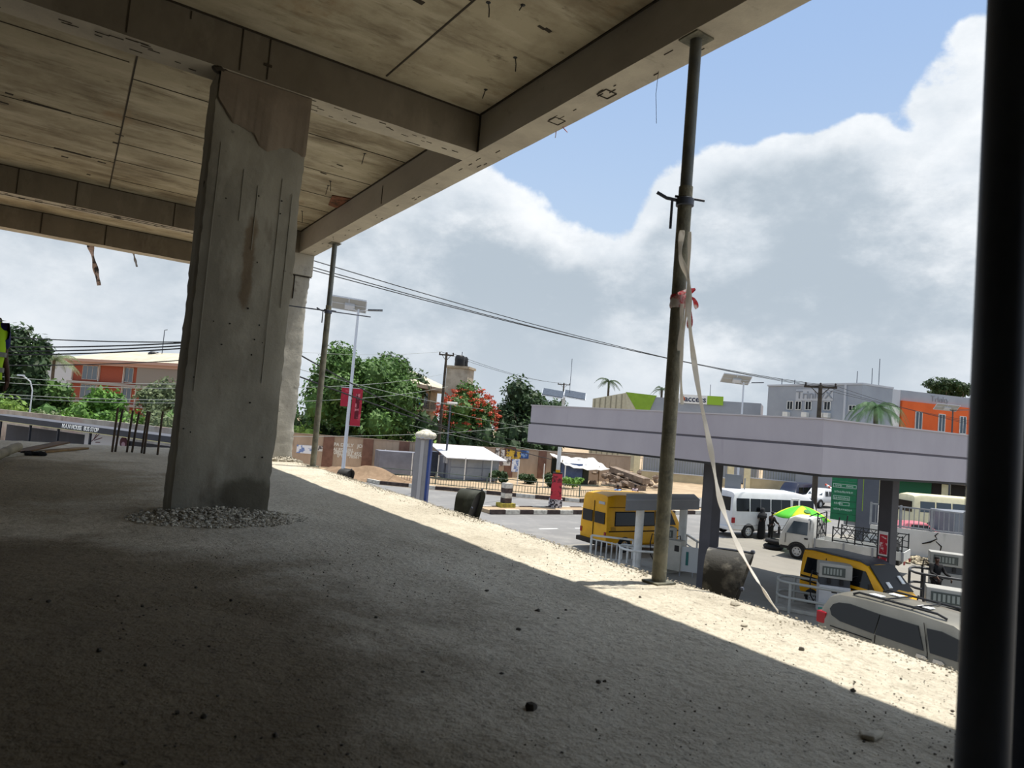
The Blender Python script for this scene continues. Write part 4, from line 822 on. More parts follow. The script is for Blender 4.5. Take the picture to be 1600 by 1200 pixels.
a=plan(1082,700,31); c=plan(1101,700,29); t=thing('short_railing','short white railing right of the slim pump, next to the canopy column','railing',a); c=c-a; b=MB(); b.bar((0,0,1.0),c+Vector((0,0,1.0)),.07,.07); b.bar((0,0,.6),c+Vector((0,0,.6)),.05,.05); b.build('rail',white_paint,t); b=MB(); b.tube([(0,0,0),(0,0,1)],.04,6); b.build('upright',white_paint,t); b=MB(); q=c*.9; b.tube([(q.x,q.y,0),(q.x,q.y,1)],.04,6); b.build('upright',white_paint,t)
PB2=plan(1314,700,22.3); pump('white fuel pump in front of the small yellow van',PB2,-math.radians(vaz(1300)-8),z=.12,wide=1.05,H=1.58)
t=hoop_rail('grey-white hoop rail left of the pump by the small yellow van',Vector((PB2.x-.2,PB2.y+.25,GZ)),-math.radians(62),2.6,1.3,.95,mat('rail_grey_white','#9fa09b',.5))
q=plan(1302,700,21.3); b=MB(); b.box((0,0,.06),(4.,1.3,.12)); o=b.build('pump_island',MATS['island_concrete'],bevel=.02); o.location=(PB2.x+.2,PB2.y-.2,GZ); o.rotation_euler.z=-math.radians(62); tag(o,'concrete island under the pump by the small yellow van','island')
PC=plan(1487,700,26.3); pump('grey fuel pump at right with a dark figure standing before it',PC,-math.radians(vaz(1487)-8),z=.12,wide=1.25,paintm=mat('pump_dull','#8f908e',.6),H=1.68)
PD=plan(1494,700,19.2); pump('nearer grey fuel pump behind the roof of the silver van',PD,-math.radians(vaz(1490)-6),z=.12,wide=1.25,paintm=MATS['pump_dull'],H=1.65)
hoop_rail('dark guard rail between the two grey pumps at right',Vector((PC.x-1.0,PC.y-.1,GZ)),-math.radians(62),1.6,1.6,1.1,mat('rail_dark','#3c3d40',.5))
# ================================================================ vehicles
class Car:
    def __init__(s,name,label,cat,p,bearing,m,belt,tum,group=None):
        s.t=thing(name,label,cat,p,az(bearing),group); s.belt=belt; s.tum=tum; s.m=m
    def hw(s,z,w): return w/2-(max(0,z-s.belt)*s.tum)
    def body(s,st,w,rr=.12,bev=.0):
        """st: stations (x, bottom, belt, roof, width factor); the shell is lofted through them"""
        b=MB(); V=[];N=0
        for (x,z0,zb,zt,k) in st:
            zb=min(zb,zt-.14); W=w/2*k; ht=W-max(0,(zt-zb))*s.tum
            half=[(W*.9,z0),(W*.99,z0+.1),(W,(z0+zb)/2),(W*.995,zb),(ht+(.0),zt-rr),(ht-rr*.35,zt-rr*.3),(ht-rr*1.3,zt)]
            rg=[(x,-y,z) for y,z in half]+[(x,0,zt+.03)]+[(x,y,z) for y,z in reversed(half)]
            N=len(rg); V+=rg
        n=len(st); Fc=[]
        for i in range(n-1):
            for j in range(N): Fc.append((i*N+j,i*N+(j+1)%N,(i+1)*N+(j+1)%N,(i+1)*N+j))
        Fc+=[tuple(range(N)),tuple(range((n-1)*N,n*N))]
        b.add(V,Fc); s.w=w; return b.build('body',s.m,s.t,smooth=38)
    def side(s,name,poly,m,sides=(1,-1),off=.012,th=.05,par=None,wk=1.0):
        o=None
        for sd in sides:
            b=MB(); n=len(poly); V=[]
            for d in (off,off-th):
                for (x,z) in poly: V.append((x,sd*(s.hw(z,s.w*wk)+d),z))
            b.add(V,[tuple(range(n)),tuple(range(n,2*n))]+[(i,(i+1)%n,n+(i+1)%n,n+i) for i in range(n)]); o=b.build(name,m,par or s.t)
        return o
    def end(s,name,x0,z0,w0,x1,z1,w1,m,off=.02):
        d=Vector((x1-x0,0,z1-z0)); nn=Vector((d.z,0,-d.x)).normalized()*off*(1 if x0>0 or True else -1)
        b=MB(); P=[]
        for sg in (1,-1):
            e=nn*sg
            P+=[(x0+e.x,-w0/2,z0+e.z),(x0+e.x,w0/2,z0+e.z),(x1+e.x,w1/2,z1+e.z),(x1+e.x,-w1/2,z1+e.z)]
        b.add(P,[(0,1,2,3),(7,6,5,4),(0,1,5,4),(1,2,6,5),(2,3,7,6),(3,0,4,7)]); return b.build(name,m,s.t)
    def wheels(s,xs,r,w=.2,rim=hubm,arch=True,archm=None,tracks=None):
        for x in xs:
            for sd in (1,-1):
                y=sd*(s.w/2-.07); t=.1
                b=MB(); b.lathe([(r*.62,-t),(r*.93,-t),(r,-t*.6),(r,t*.6),(r*.93,t),(r*.62,t)],22,(x,y,r),'y',False); wh=b.build('wheel',black_rubber,s.t,smooth=40)
                b=MB(); b.lathe([(r*.63,-t*.7),(r*.63,t*.75),(r*.5,t*.55),(r*.2,t*.95),(r*.08,t*.95)] if sd>0 else [(r*.08,-t*.95),(r*.2,-t*.95),(r*.5,-t*.55),(r*.63,-t*.75),(r*.63,t*.7)],18,(x,y,r),'y'); hb=b.build('wheel_rim',rim,wh,smooth=40)
                b=MB()
                for k in range(6): a=k*PI/3; b.ball((x+r*.37*math.cos(a),y+sd*t*.72,r+r*.37*math.sin(a)),(r*.085,.012,r*.085),8,5)
                b.build('rim_hole',black_plastic,hb)
                if arch:
                    b=MB(); n=14; pts=[(x+r*1.2*math.cos(PI*k/n),r*.97+r*1.2*math.sin(PI*k/n)) for k in range(n+1)]+[(x+r*.97*math.cos(PI*k/n),r*.97+r*.97*math.sin(PI*k/n)) for k in range(n,-1,-1)]
                    y0,y1=(s.w/2-.06,s.w/2+.006) if sd>0 else (-s.w/2-.006,-s.w/2+.06)
                    b.prism(pts,y0,y1,'xz'); b.build('wheel_arch',archm or black_plastic,s.t)
    def box(s,name,a,c,m,bev=0.,par=None): b=MB(); b.bb(a,c); return b.build(name,m,par or s.t,bevel=bev)
    def line(s,name,pts,m,r=.012,sides=(1,-1),wk=1.):
        for sd in sides:
            b=MB(); b.tube([(x,sd*(s.hw(z,s.w*wk)+.004),z) for x,z in pts],r,5); b.build(name,m,s.t)
seam_b=mat('door_gap','#1a1712',.9)
# yellow high-roof bus (seen from the rear left-hand corner)
p=S(921,858); c=Car('yellow_bus','yellow high-roof minibus seen from behind, next to the white railing','minibus',(p.x+2.45,p.y-.15,GZ),91,yellow,1.2,.09)
w=1.86
c.body([(-2.42,.42,1.15,2.3,.97),(-2.36,.36,1.2,2.5,1),(-1.9,.33,1.2,2.58,1),(.4,.33,1.2,2.58,1),(.75,.33,1.2,2.5,1),(1.05,.33,1.2,2.22,1),(1.55,.33,1.2,1.98,1),(1.85,.35,1.15,1.75,.99),(2.2,.38,1.05,1.22,.97),(2.45,.42,.9,1.02,.92)],w,.16)
for x0,x1 in ((-1.95,-.75),(-.5,.42),(.52,.95)): 
    f=c.side('window',[(x0,1.22),(x1,1.22),(x1-.04,1.78),(x0+.04,1.78)],glass_dark); 
    c.side('window_gasket',[(x0-.04,1.18),(x1+.04,1.18),(x1,1.82),(x0,1.82)],seam_b,off=.006)
c.side('window',[(1.02,1.22),(1.8,1.22),(1.5,1.76),(1.02,1.76)],glass_dark)
for y in (-.42,.42): c.box('rear_window',(-2.46,y-.34,1.25),(-2.40,y+.34,1.75),glass_dark); 
c.box('door_seam',(-2.455,-.01,.5),(-2.43,.01,2.2),seam_b); c.box('rear_plate',(-2.45,-.7,2.1),(-2.41,-.3,2.22),stucco_lt)
c.end('windscreen',2.18,1.24,1.5,1.56,1.92,1.34,glass_dark)
c.box('rear_bumper',(-2.62,-.95,.3),(-2.38,.95,.5),mat('bumper_dark','#2c2622',.8),.03); c.box('front_bumper',(2.4,-.85,.3),(2.58,.85,.5),black_plastic,.03)
c.side('black_stripe',[(-2.3,.93),(2.3,.93),(2.3,.98),(-2.3,.98)],seam_b,off=.006); c.line('door_gap',[(-.6,.4),(-.6,2.0)],seam_b); c.line('door_gap',[(.48,.4),(.48,1.9)],seam_b)
c.line('roof_gutter',[(-2.3,2.0),(.9,2.0)],mat('gutter_ochre','#8f6508',.6),.018)
for sd in (1,-1): c.box('tail_light',(-2.45,sd*.84-.06,.7),(-2.4,sd*.84+.06,.92),red_lens)
c.side('vent',[(-2.2,.98),(-1.9,.98),(-1.95,1.15),(-2.2,1.15)],mat('ochre_trim','#b8860a',.5),off=.02)
c.wheels((-1.35,1.55),.33,archm=black_plastic); c.box('roof_lettering',(-1.5,-.9,2.1),(-1.49,-.9,2.11),seam_b)
# white coach-like minibus
p=S(1160,839); c=Car('white_minibus','long white minibus with a row of dark windows beside two women in black','minibus',(p.x+2.2,p.y+.3,GZ),98,mat('bus_white','#d9dadc',.4,0,'#c9cacd',1,.4,.7),1.45,.07)
c.body([(-3.35,.5,1.4,2.2,.96),(-3.25,.42,1.45,2.55,1),(-2.9,.4,1.45,2.62,1),(1.5,.4,1.45,2.66,1),(2.6,.4,1.45,2.5,1),(3.1,.42,1.4,2.1,.98),(3.4,.45,1.2,1.5,.95),(3.5,.5,1.0,1.15,.9)],2.06,.2)
for x0,x1 in ((-3.1,-2.15),(-2.05,-.55),(-.45,1.05),(1.85,2.95)): c.side('window',[(x0,1.5),(x1,1.5),(x1,2.22),(x0,2.22)],glass_dark)
c.side('door_frame',[(1.15,.6),(1.75,.6),(1.75,2.3),(1.15,2.3)],white_paint,off=.018); c.side('door_glass',[(1.25,1.4),(1.65,1.4),(1.65,2.2),(1.25,2.2)],glass_dark,off=.024)
c.line('window_divider',[(-1.3,1.5),(-1.3,2.22)],grey_paint,.02); c.line('window_divider',[(.3,1.5),(.3,2.22)],grey_paint,.02)
c.box('rear_window',(-3.38,-.8,1.5),(-3.3,.8,2.25),glass_dark); c.box('rear_bumper',(-3.5,-1,.42),(-3.25,1,.62),MATS['bus_white'],.04)
for sd in (1,-1): c.box('tail_light',(-3.42,sd*.9-.1,.85),(-3.2,sd*1.02+.03*sd,1.15),red_lens)
c.line('body_crease',[(-3.2,.75),(3.2,.75)],grey_paint,.015); c.end('windscreen',3.36,1.45,1.8,3.0,2.25,1.7,glass_dark); c.wheels((-2.15,1.95),.38)
# small panel van and pickup in the street
p=plan(1247,700,66); c=Car('dark_van','dark navy blue van in the street beyond the white minibus','van',p,260,navy,1.0,.14)
c.body([(-2.3,.35,.95,1.75,.97),(-2.2,.3,1.0,1.95,1),(1.0,.3,1.0,1.95,1),(1.45,.3,1.0,1.55,1),(1.75,.3,.98,1.15,.99),(2.25,.35,.8,.95,.95)],1.75,.14)
for x0,x1 in ((-2.0,-1.0),(-.9,.1),(.2,1.2)): c.side('window',[(x0,1.08),(x1,1.08),(x1-.08,1.6),(x0,1.6)],glass_dark)
c.end('windscreen',1.78,1.12,1.45,1.2,1.72,1.2,glass_mid); c.box('rear_window',(-2.33,-.6,1.1),(-2.27,.6,1.65),glass_dark); c.wheels((-1.45,1.45),.32)
p=plan(1287,700,64); c=Car('white_pickup','white pickup truck partly behind the concrete pole and the green price board','pickup',p,268,mat('pickup_white','#cfd0d2',.4,0,'#bfc0c2',1,.4,.7),.98,.2)
c.body([(-.65,.5,.98,1.72,1),(.55,.5,.98,1.72,1),(1.05,.5,.98,1.12,1),(1.2,.48,.9,1.06,1),(2.25,.48,.85,1.0,.97),(2.4,.5,.75,.85,.92)],1.75,.1)
c.box('cargo_bed',(-2.6,-.86,.52),(-.66,.86,1.05),MATS['pickup_white'],.04); 
for x0,x1 in ((-.5,.1),(.18,.72)): c.side('window',[(x0,1.08),(x1,1.08),(x1-.1,1.52),(x0,1.52)],glass_dark)
c.end('windscreen',1.02,1.14,1.4,.6,1.62,1.1,glass_mid); c.wheels((-1.65,1.5),.38)
# lorry with a rail cage
q0=S(1245,873); p=Vector((q0.x+1.21,q0.y-1.24,GZ)); bd=-18
wt=mat('lorry_white','#c4c4c0',.5,0,'#aeaea9',1.4,.42,.7); c=Car('white_lorry','white dropside lorry with a dark rail cage on its bed, facing left','lorry',p,bd,wt,1.15,.09)
c.body([(.85,.55,1.1,1.85,.98),(.95,.5,1.15,2.0,1),(1.75,.5,1.15,2.02,1),(2.0,.5,1.15,1.9,.99),(2.28,.5,1.1,1.3,.98),(2.38,.5,1.0,1.12,.95),(2.42,.52,.8,.9,.92)],1.72,.12)
c.side('window',[(1.12,1.18),(2.08,1.18),(1.78,1.78),(1.12,1.78)],glass_mid); c.line('door_gap',[(1.02,.6),(1.02,1.9)],seam_b); c.line('door_gap',[(2.12,.7),(2.1,1.15)],seam_b); c.end('windscreen',2.34,1.2,1.4,2.04,1.84,1.3,glass_dark); c.side('door_handle',[(1.08,.98),(1.24,.98),(1.24,1.05),(1.08,1.05)],black_plastic,off=.03)
for sd in (1,-1): b=MB(); b.bar((2.3,sd*.86,1.25),(2.35,sd*1.05,1.3),.04,.04); b.box((2.36,sd*1.08,1.25),(.08,.16,.36)); b.build('mirror',black_plastic,c.t)
c.box('chassis',(-2.7,-.5,.45),(1.9,.5,.68),black_plastic); c.box('cab_floor',(.9,-.8,.42),(2.35,.8,.56),black_plastic)
c.box('bed_floor',(-2.9,-.85,.76),(.78,.85,.84),wt); 
for sd in (1,-1): c.box('dropside',(-2.9,sd*.87-.02,.72),(.78,sd*.87+.02,1.1),wt,.008)
c.box('tailboard',(-2.94,-.87,.72),(-2.9,.87,1.1),wt); c.box('headboard',(.74,-.87,.84),(.8,.87,1.12),wt)
for x in (-2.88,-1.7,-.5,.76):
    for sd in (1,-1): c.box('stake_pocket',(x-.04,sd*.9-.02,.7),(x+.04,sd*.9+.02,1.1),grey_paint)
cage=mat('cage_steel','#26282a',.6,.2)
for sd in (1,-1):
    b=MB(); y=sd*.84
    for z in (1.16,1.75): b.bar((-2.85,y,z),(.0,y,z),.045,.045)
    for x in (-2.85,-1.9,-.95,0.): b.bar((x,y,1.1),(x,y,1.8),.05,.05)
    for k in range(9):
        x=-2.85+k*.31; b.bar((x,y,1.16+(.0 if k%2 else .25)),(x+.34,y,1.5+(.2 if k%3 else .0)),.03,.03); b.bar((x+.1,y,1.75),(x+.36,y,1.3),.03,.03)
    b.build('cage_side',cage,c.t)
b=MB()
for y in (-.8,.8): b.bar((.7,y,1.1),(.7,y,2.3),.05,.05); b.bar((.7,y,2.3),(1.1,y*.9,2.08),.04,.04)
for z in (1.3,1.7,2.05): b.bar((.7,-.8,z),(.7,.8,z),.04,.04)
for k in range(6): b.bar((.7,-.8+k*.32,1.1),(.7,-.8+k*.32,2.05),.03,.03)
b.bar((.7,-.8,1.15),(.7,.8,2.0),.04,.04); b.bar((.7,.8,1.15),(.7,-.8,2.0),.04,.04)
b.build('cage_front',cage,c.t)
for y in (-.8,.8): b=MB(); b.bar((-.2,y,1.75),(-.25,y,2.25),.05,.05); b.build('cage_horn',cage,c.t)
b=MB(); b.box((-2.4,.3,1.3),(.5,.4,.35),Matrix.Rotation(.6,3,'X')); b.bar((-2.5,-.5,.9),(-2.2,.7,1.9),.05,.05); b.build('load_bracket',cage,c.t)
for sd in (1,-1): c.box('tail_light',(-2.97,sd*.7-.1,.55),(-2.92,sd*.7+.1,.68),red_lens)
c.wheels((-1.75,1.55),.36,arch=False)
b=MB(); n=12
for sd in (1,-1):
    pts=[(1.55+.46*math.cos(PI*k/n),.36+.46*math.sin(PI*k/n)) for k in range(n+1)]+[(1.55+.36*math.cos(PI*k/n),.36+.36*math.sin(PI*k/n)) for k in range(n,-1,-1)]; y0,y1=(.78,.872) if sd>0 else (-.872,-.78); b.prism(pts,y0,y1,'xz')
b.build('wheel_arch',black_plastic,c.t)
# small yellow van with a dark roof
p=S(1322,934); c=Car('small_yellow_van','small yellow van with a dark roof and black stripes behind the white pump','van',(22.4,12.55,GZ),187,yellow,1.05,.12)
c.body([(-1.66,.4,1.0,1.62,.96),(-1.6,.32,1.05,1.84,1),(-1.3,.3,1.05,1.88,1),(.55,.3,1.05,1.86,1),(.8,.3,1.05,1.78,1),(1.45,.3,1.0,1.15,.99),(1.66,.34,.85,1.0,.96),(1.72,.4,.7,.8,.93)],1.45,.12)
b=MB(); V=[]
for x,z in ((-1.6,1.86),(-1.2,1.915),(.5,1.9),(.78,1.82)):
    V+=[(x,-.56,z),(x,0,z+.025),(x,.56,z)]
for x,z in ((-1.6,1.82),(-1.2,1.86),(.5,1.85),(.78,1.77)): V+=[(x,-.57,z),(x,0,z),(x,.57,z)]
Fc=[]
for i in range(3):
    for j in range(2): Fc.append((i*3+j,(i+1)*3+j,(i+1)*3+j+1,i*3+j+1)); Fc.append((12+i*3+j,12+i*3+j+1,12+(i+1)*3+j+1,12+(i+1)*3+j))
    Fc.append((i*3,12+i*3,12+(i+1)*3,(i+1)*3)); Fc.append((i*3+2,(i+1)*3+2,12+(i+1)*3+2,12+i*3+2))
Fc+= [(0,1,13,12),(1,2,14,13),(9,21,22,10),(10,22,23,11)]
b.add(V,Fc); b.build('dark_roof',mat('roof_charcoal','#34363c',.5,0,'#4b4e55',3,.45,.7),c.t,smooth=50)
for poly in ([(-1.5,1.08),(-.75,1.08),(-.72,1.6),(-1.42,1.6)],[(-.6,1.08),(.15,1.08),(.15,1.62),(-.58,1.62)],[(.28,1.08),(1.15,1.08),(.78,1.6),(.28,1.62)]):
    c.side('window',poly,glass_dark)
for z in (.92,.78): c.side('black_stripe',[(-1.6,z),(1.55,z),(1.55,z+.06),(-1.6,z+.06)],seam_b,off=.006)
c.end('windscreen',1.50,1.1,1.3,.84,1.8,1.14,black_plastic); c.line('door_gap',[(.2,.4),(.2,1.7)],seam_b); c.line('door_gap',[(-.68,.4),(-.68,1.7)],seam_b)
b=MB(); b.box((1.35,-.32,1.3),(.03,.16,.2),Matrix.Rotation(-.75,3,'Y')); b.build('sticker',sign_white,c.t); b=MB(); b.box((1.25,.4,1.42),(.03,.14,.28),Matrix.Rotation(-.75,3,'Y')); b.build('sticker',sign_white,c.t)
for sd in (1,-1): c.box('headlight',(1.66,sd*.55-.1,.75),(1.74,sd*.55+.1,.9),chrome); b=MB(); b.bar((1.1,sd*.7,1.12),(1.12,sd*.86,1.15),.04,.04); b.box((1.12,sd*.9,1.18),(.06,.12,.2)); b.build('mirror',black_plastic,c.t)
c.box('front_bumper',(1.62,-.7,.3),(1.8,.7,.5),yellow,.03); c.wheels((-1.1,1.05),.27)
# silver people carrier
c=Car('silver_people_carrier','large silver people carrier with tinted windows just beyond the slab edge','car',(17.6,7.85,GZ),184,silver,1.02,.25)
c.body([(-2.5,.42,.95,1.12,.9),(-2.47,.36,1.0,1.3,.95),(-2.3,.32,1.02,1.6,.985),(-2.05,.3,1.02,1.72,1),(-1.4,.28,1.02,1.77,1),(-.2,.27,1.02,1.78,1),(.7,.27,1.02,1.74,1),(1.15,.27,1.0,1.56,1),(1.6,.28,.98,1.3,.995),(1.95,.28,.95,1.1,.985),(2.35,.32,.85,.95,.95),(2.52,.4,.7,.8,.88)],1.96,.17)
for poly in ([(-2.18,1.3),(-2.1,1.16),(-1.85,1.08),(-.95,1.04),(-.9,1.5),(-1.7,1.54),(-1.98,1.5),(-2.12,1.42)],[(-.92,1.04),(.22,1.02),(.0,1.5),(-.88,1.5)],[(.36,1.02),(1.5,1.02),(1.35,1.16),(.95,1.44),(.5,1.52),(.2,1.5)]): c.side('window',poly,glass_dark)
c.end('windscreen',1.62,1.3,1.35,1.1,1.62,1.2,glass_dark,.012); c.end('rear_window',-2.42,1.15,1.3,-2.2,1.62,1.2,glass_dark)
c.line('door_gap',[(.3,.35),(.3,1.0),(.12,1.6)],seam_b,.009); c.line('door_gap',[(-.95,.4),(-.92,1.02)],seam_b,.009); c.line('door_gap',[(1.55,.5),(1.5,1.0)],seam_b,.009); c.line('slide_rail',[(-2.1,.9),(-1.0,.88)],seam_b,.014)
for x in (.08,.45):
    c.side('door_handle',[(x-.02,.84),(x+.2,.84),(x+.24,.88),(x+.18,.92),(x,.92)],chrome,off=.03)
for sd in (1,-1):
    b=MB(); b.bb((-2.53,sd*.72,.88),(-2.26,sd*.965,1.18)); b.build('tail_light',red_lens,c.t,bevel=.03)
    b=MB(); b.tube([(-1.75,sd*.62,1.76),(-1.6,sd*.63,1.83),(.3,sd*.63,1.83),(.5,sd*.62,1.77)],.028,7); b.build('roof_rail',black_plastic,c.t)
for x in (-1.0,-.3): b=MB(); b.tube([(x,-.6,1.82),(x+.1,0,1.85),(x,.6,1.82)],.02,6); b.build('roof_bar',black_plastic,c.t)
for (x,y) in ((-1.3,-.35),(-1.2,.3),(-.2,-.2)): b=MB(); b.box((x,y,1.825),(.3,.22,.02)); b.build('paper_sheet',sign_white,c.t)
c.wheels((-1.5,1.5),.34); c.box('rear_bumper',(-2.58,-.9,.34),(-2.42,.9,.62),silver,.05)
# cream bus, red car, grey pickup behind the wall railing
p=plan(1500,700,50); c=Car('cream_bus','old cream bus behind the grey railing at right','bus',(p.x,p.y,GZ),120,cream,1.35,.06)
c.body([(-4.0,.45,1.3,2.3,.97),(-3.9,.4,1.35,2.6,1),(-3.4,.4,1.35,2.72,1),(2.5,.4,1.35,2.72,1),(3.4,.4,1.3,2.5,1),(3.8,.42,1.2,1.6,.97)],2.1,.2)
for x0 in (-3.5,-2.3,-1.1,.1,1.3): c.side('window',[(x0,1.5),(x0+1.08,1.5),(x0+1.08,2.25),(x0,2.25)],glass_mid)
c.box('rear_window',(-4.06,-.85,1.45),(-3.95,.85,2.2),glass_dark); c.wheels((-2.6,2.3),.42)
p=plan(1436,700,42); c=Car('pink_red_car','faded red car low behind the grey railing','car',(p.x,p.y,GZ),118,mat('faded_red','#b5656e',.5,0,'#a85460',1,.4,.7),.85,.3)
c.body([(-2.0,.3,.8,.95,.95),(-1.5,.25,.85,1.0,1),(-1.0,.25,.85,1.38,1),(.3,.25,.85,1.42,1),(.95,.25,.85,1.0,1),(1.9,.3,.75,.85,.95)],1.7,.1); c.side('window',[(-.9,.92),(.75,.92),(.25,1.3),(-.75,1.3)],glass_dark); c.end('windscreen',.95,1.0,1.35,.4,1.36,1.1,glass_mid); c.wheels((-1.25,1.2),.3)
p=plan(1514,700,41.5); b=MB(); b.bb((-1.6,-1,.4),(1.6,1,2.3)); t=thing('grey_truck_box','plain grey box truck behind the railing beside the dark pole','truck',(p.x,p.y,GZ),az(115)); b.build('box_body',mat('box_grey','#6b7078',.6,0,'#7a7f87',1,.4,.7),t,bevel=.03)
for x in (-1.1,1.1): b=MB(); b.lathe([(.4,-1.02),(.4,1.02)],16,(x,0,.4),'y'); b.build('wheel',black_rubber,t)
# ================================================================ right boundary: price board, wall and railing
GP=plan(1336,700,41); t=thing('price_board','green fuel price board with white lettering fixed beside a dark pylon','sign',GP,-math.radians(vaz(1340)-3))
b=MB(); b.bb((.22,-.25,0),(1.36,.3,4.6)); b.build('pylon',mat('pylon_grey','#4a4e58',.6,0,'#545862',1,.4,.7),t); b=MB(); b.bb((.52,-.26,1.9),(.56,-.25,4.5)); b.build('lime_line',mat('line_lime','#7d9a30',.6),t)
b=MB()
for k in range(7): b.bb((-1.15,-.2,1.22+k*.385),(.25,.05,1.59+k*.385))
b.build('board_panel',green_sign,t)
rw=mat('board_white','#b9cdc2',.6); r=random.Random(4)
def frame(bb,x0,x1,z0,z1,y=-.212,w=.022):
    bb.bb((x0,y,z0),(x1,y+.012,z0+w)); bb.bb((x0,y,z1-w),(x1,y+.012,z1)); bb.bb((x0,y,z0),(x0+w,y+.012,z1)); bb.bb((x1-w,y,z0),(x1,y+.012,z1))
b=MB(); frame(b,-1.08,.18,3.15,3.37); frame(b,-1.05,-.15,2.42,2.66); frame(b,-.7,-.15,2.1,2.3); b.build('row_frame',rw,t)
for k,(z,n) in enumerate(((3.26,9),(2.9,10),(2.53,8),(2.2,5),(1.86,10))):
    b=MB(); x=-.98
    for i in range(n):
        if i==4 and k==0: x+=.22; continue
        h=r.uniform(.08,.13)
        if r.random()<.5: b.bb((x,-.212,z-h/2),(x+.02,-.2,z+h/2)); b.bb((x,-.212,z+h/2-.02),(x+.07,-.2,z+h/2)); b.bb((x+.055,-.212,z-h/2),(x+.07,-.2,z+h/2))
        else: b.bb((x,-.212,z-h/2),(x+.07,-.2,z-h/2+.02)); b.bb((x,-.212,z-h/2),(x+.02,-.2,z+h/2)); b.bb((x,-.212,z),(x+.07,-.2,z+.02))
        x+=.1
    b.build('lettering',rw,t)
b=MB(); b.bb((-.4,-.15,1.0),(.2,.0,1.24)); b.build('lower_bracket',grey_paint,t)
RW0=plan(1366,700,36.5); RW1=plan(1512,700,34.9); u=(RW1-RW0); Lw=u.length; an=math.atan2(u.y,u.x)
zt_=1.58
b=MB(); b.bb((0,-.1,0),(Lw+4,.1,zt_)); o=b.build('retaining_wall',layered('white_retaining_wall','#c4c2be',[('#a9a7a3',.3,.42,.66,.7,(1,1,.5)),('#84817c',1.2,.6,.76,.5,(2,2,.4))],.85)); o.location=RW0; o.rotation_euler.z=an; tag(o,'cracked white retaining wall at the right of the forecourt','wall')
cr=MB(); 
for pts in ([(3.1,1.57),(2.95,1.4),(3.05,1.25),(2.75,1.05),(2.4,.92)],[(3.0,1.12),(3.25,.9),(3.2,.6),(3.4,.3),(3.35,.02)]): cr.tube([(x,-.105,z) for x,z in pts],[.02,.035,.025,.05,.03],5)
cr.build('crack',dark_stain,o)
t=thing('grey_railing','grey steel bar railing on top of the white retaining wall','railing',RW0+Vector((0,0,zt_)),an); 
for z in (.08,1.1): b=MB(); b.bar((0,0,z),(Lw+4,0,z),.07,.07); b.build('rail',grey_paint,t)
n=int((Lw+4)/.22)
for k in range(min(n,98)): b=MB(); x=k*(Lw+4)/n; b.bar((x,0,.05),(x,0,1.1),.035,.035); b.build('railing_bar',grey_paint,t)
for x in (0,Lw*.33,Lw*.66,Lw): b=MB(); b.bar((x,-.02,0),(x,-.02,1.18),.1,.1); b.build('railing_post',grey_paint,t)
r=random.Random(21); b=MB()
dW=u.normalized(); nW=Vector((dW.y,-dW.x,0))
if nW.dot(-RW0)<0: nW=-nW
for k in range(160):
    q=RW0+dW*r.uniform(1.5,Lw+1)+nW*abs(r.gauss(.2,.8)); b.ball((q.x,q.y,GZ+.05+r.random()*.2),(r.uniform(.08,.3),r.uniform(.08,.25),r.uniform(.04,.14)),6,4,.3,r)
tag(b.build('rubble_strip',mat('mixed_rubble','#b5a98f',.95,0,'#5a5044',4,.42,.62,island=.4)),'strip of mixed rubble along the foot of the white retaining wall','rubble',None,'stuff')
b=MB(); q=RW0+dW*6+nW*1.6
for k in range(14): b.ball((q.x+dW.x*r.uniform(-2.5,2.5)+nW.x*r.uniform(-.5,.5),q.y+dW.y*r.uniform(-2.5,2.5)+nW.y*r.uniform(-.5,.5),GZ),(r.uniform(.4,.8),r.uniform(.4,.7),.18),8,5,.15,r)
tag(b.build('sand_strip',sandy,smooth=60),'low heap of orange sand in front of the rubble strip','heap',None,'stuff')
# tyres, umbrella, barrier
q=S(1208,858); 
for k in range(2):
    b=MB(); pr=[]
    for j in range(13): a=2*PI*j/12; pr.append((.36+.14*math.cos(a),.13+.12*math.sin(a)))
    b.lathe(pr[:-1]+[pr[0]],24,caps=False); o=b.build('tyre',black_rubber,smooth=60); o.location=(q.x+.05*k,q.y-.05*k,GZ+.27*k); o.rotation_euler=(.0,.06*k,0); tag(o,('lower' if k==0 else 'upper')+' tyre of the stacked pair on the ground left of the lorry cab','tyre','stacked tyres')
q=plan(1259,700,36); t=thing('market_umbrella','big green and yellow market umbrella behind the lorry cab','umbrella',q,.2); b=MB(); b.tube([(0,0,0),(0,0,2.25)],.03,8); b.build('pole',grey_paint,t)
n=8; 
for k in range(n):
    b=MB(); V=[]; 
    for j in range(6):
        rr_=1.42*j/5; z=2.3-.6*(j/5)**1.7-.12*rr_*math.cos(2*PI*(k+i/3)/n+2.3) if False else 2.3-.6*(j/5)**1.7
        for i in range(4): a=2*PI*(k+i/3)/n; sag=.05*math.sin(PI*i/3)*j/5; V.append((rr_*math.cos(a),rr_*math.sin(a),z-sag))
    Fc=[(j*4+i,j*4+i+1,(j+1)*4+i+1,(j+1)*4+i) for j in range(5) for i in range(3)]
    b.add(V,Fc); o=b.build('canopy_panel',[mat('umbrella_yellow','#d8e432',.7,transl=.3),mat('umbrella_green','#5ecb3a',.7,transl=.3)][k%2],t,smooth=60); o.modifiers.new('sheet','SOLIDIFY').thickness=.01
b=MB(); b.lathe([(.2,-.005),(.2,.005)],16,(0,0,0)); V=b.v; b.v=[(x*.8-.6,y*.8-.5,z+2.1+.45*(x*.6+y*.5)) for x,y,z in V]; b.build('printed_emblem',mat('emblem_green','#3a7a3a',.7),t)
a=at(1290,757,62); c=at(1306,768,60); b=MB(); 
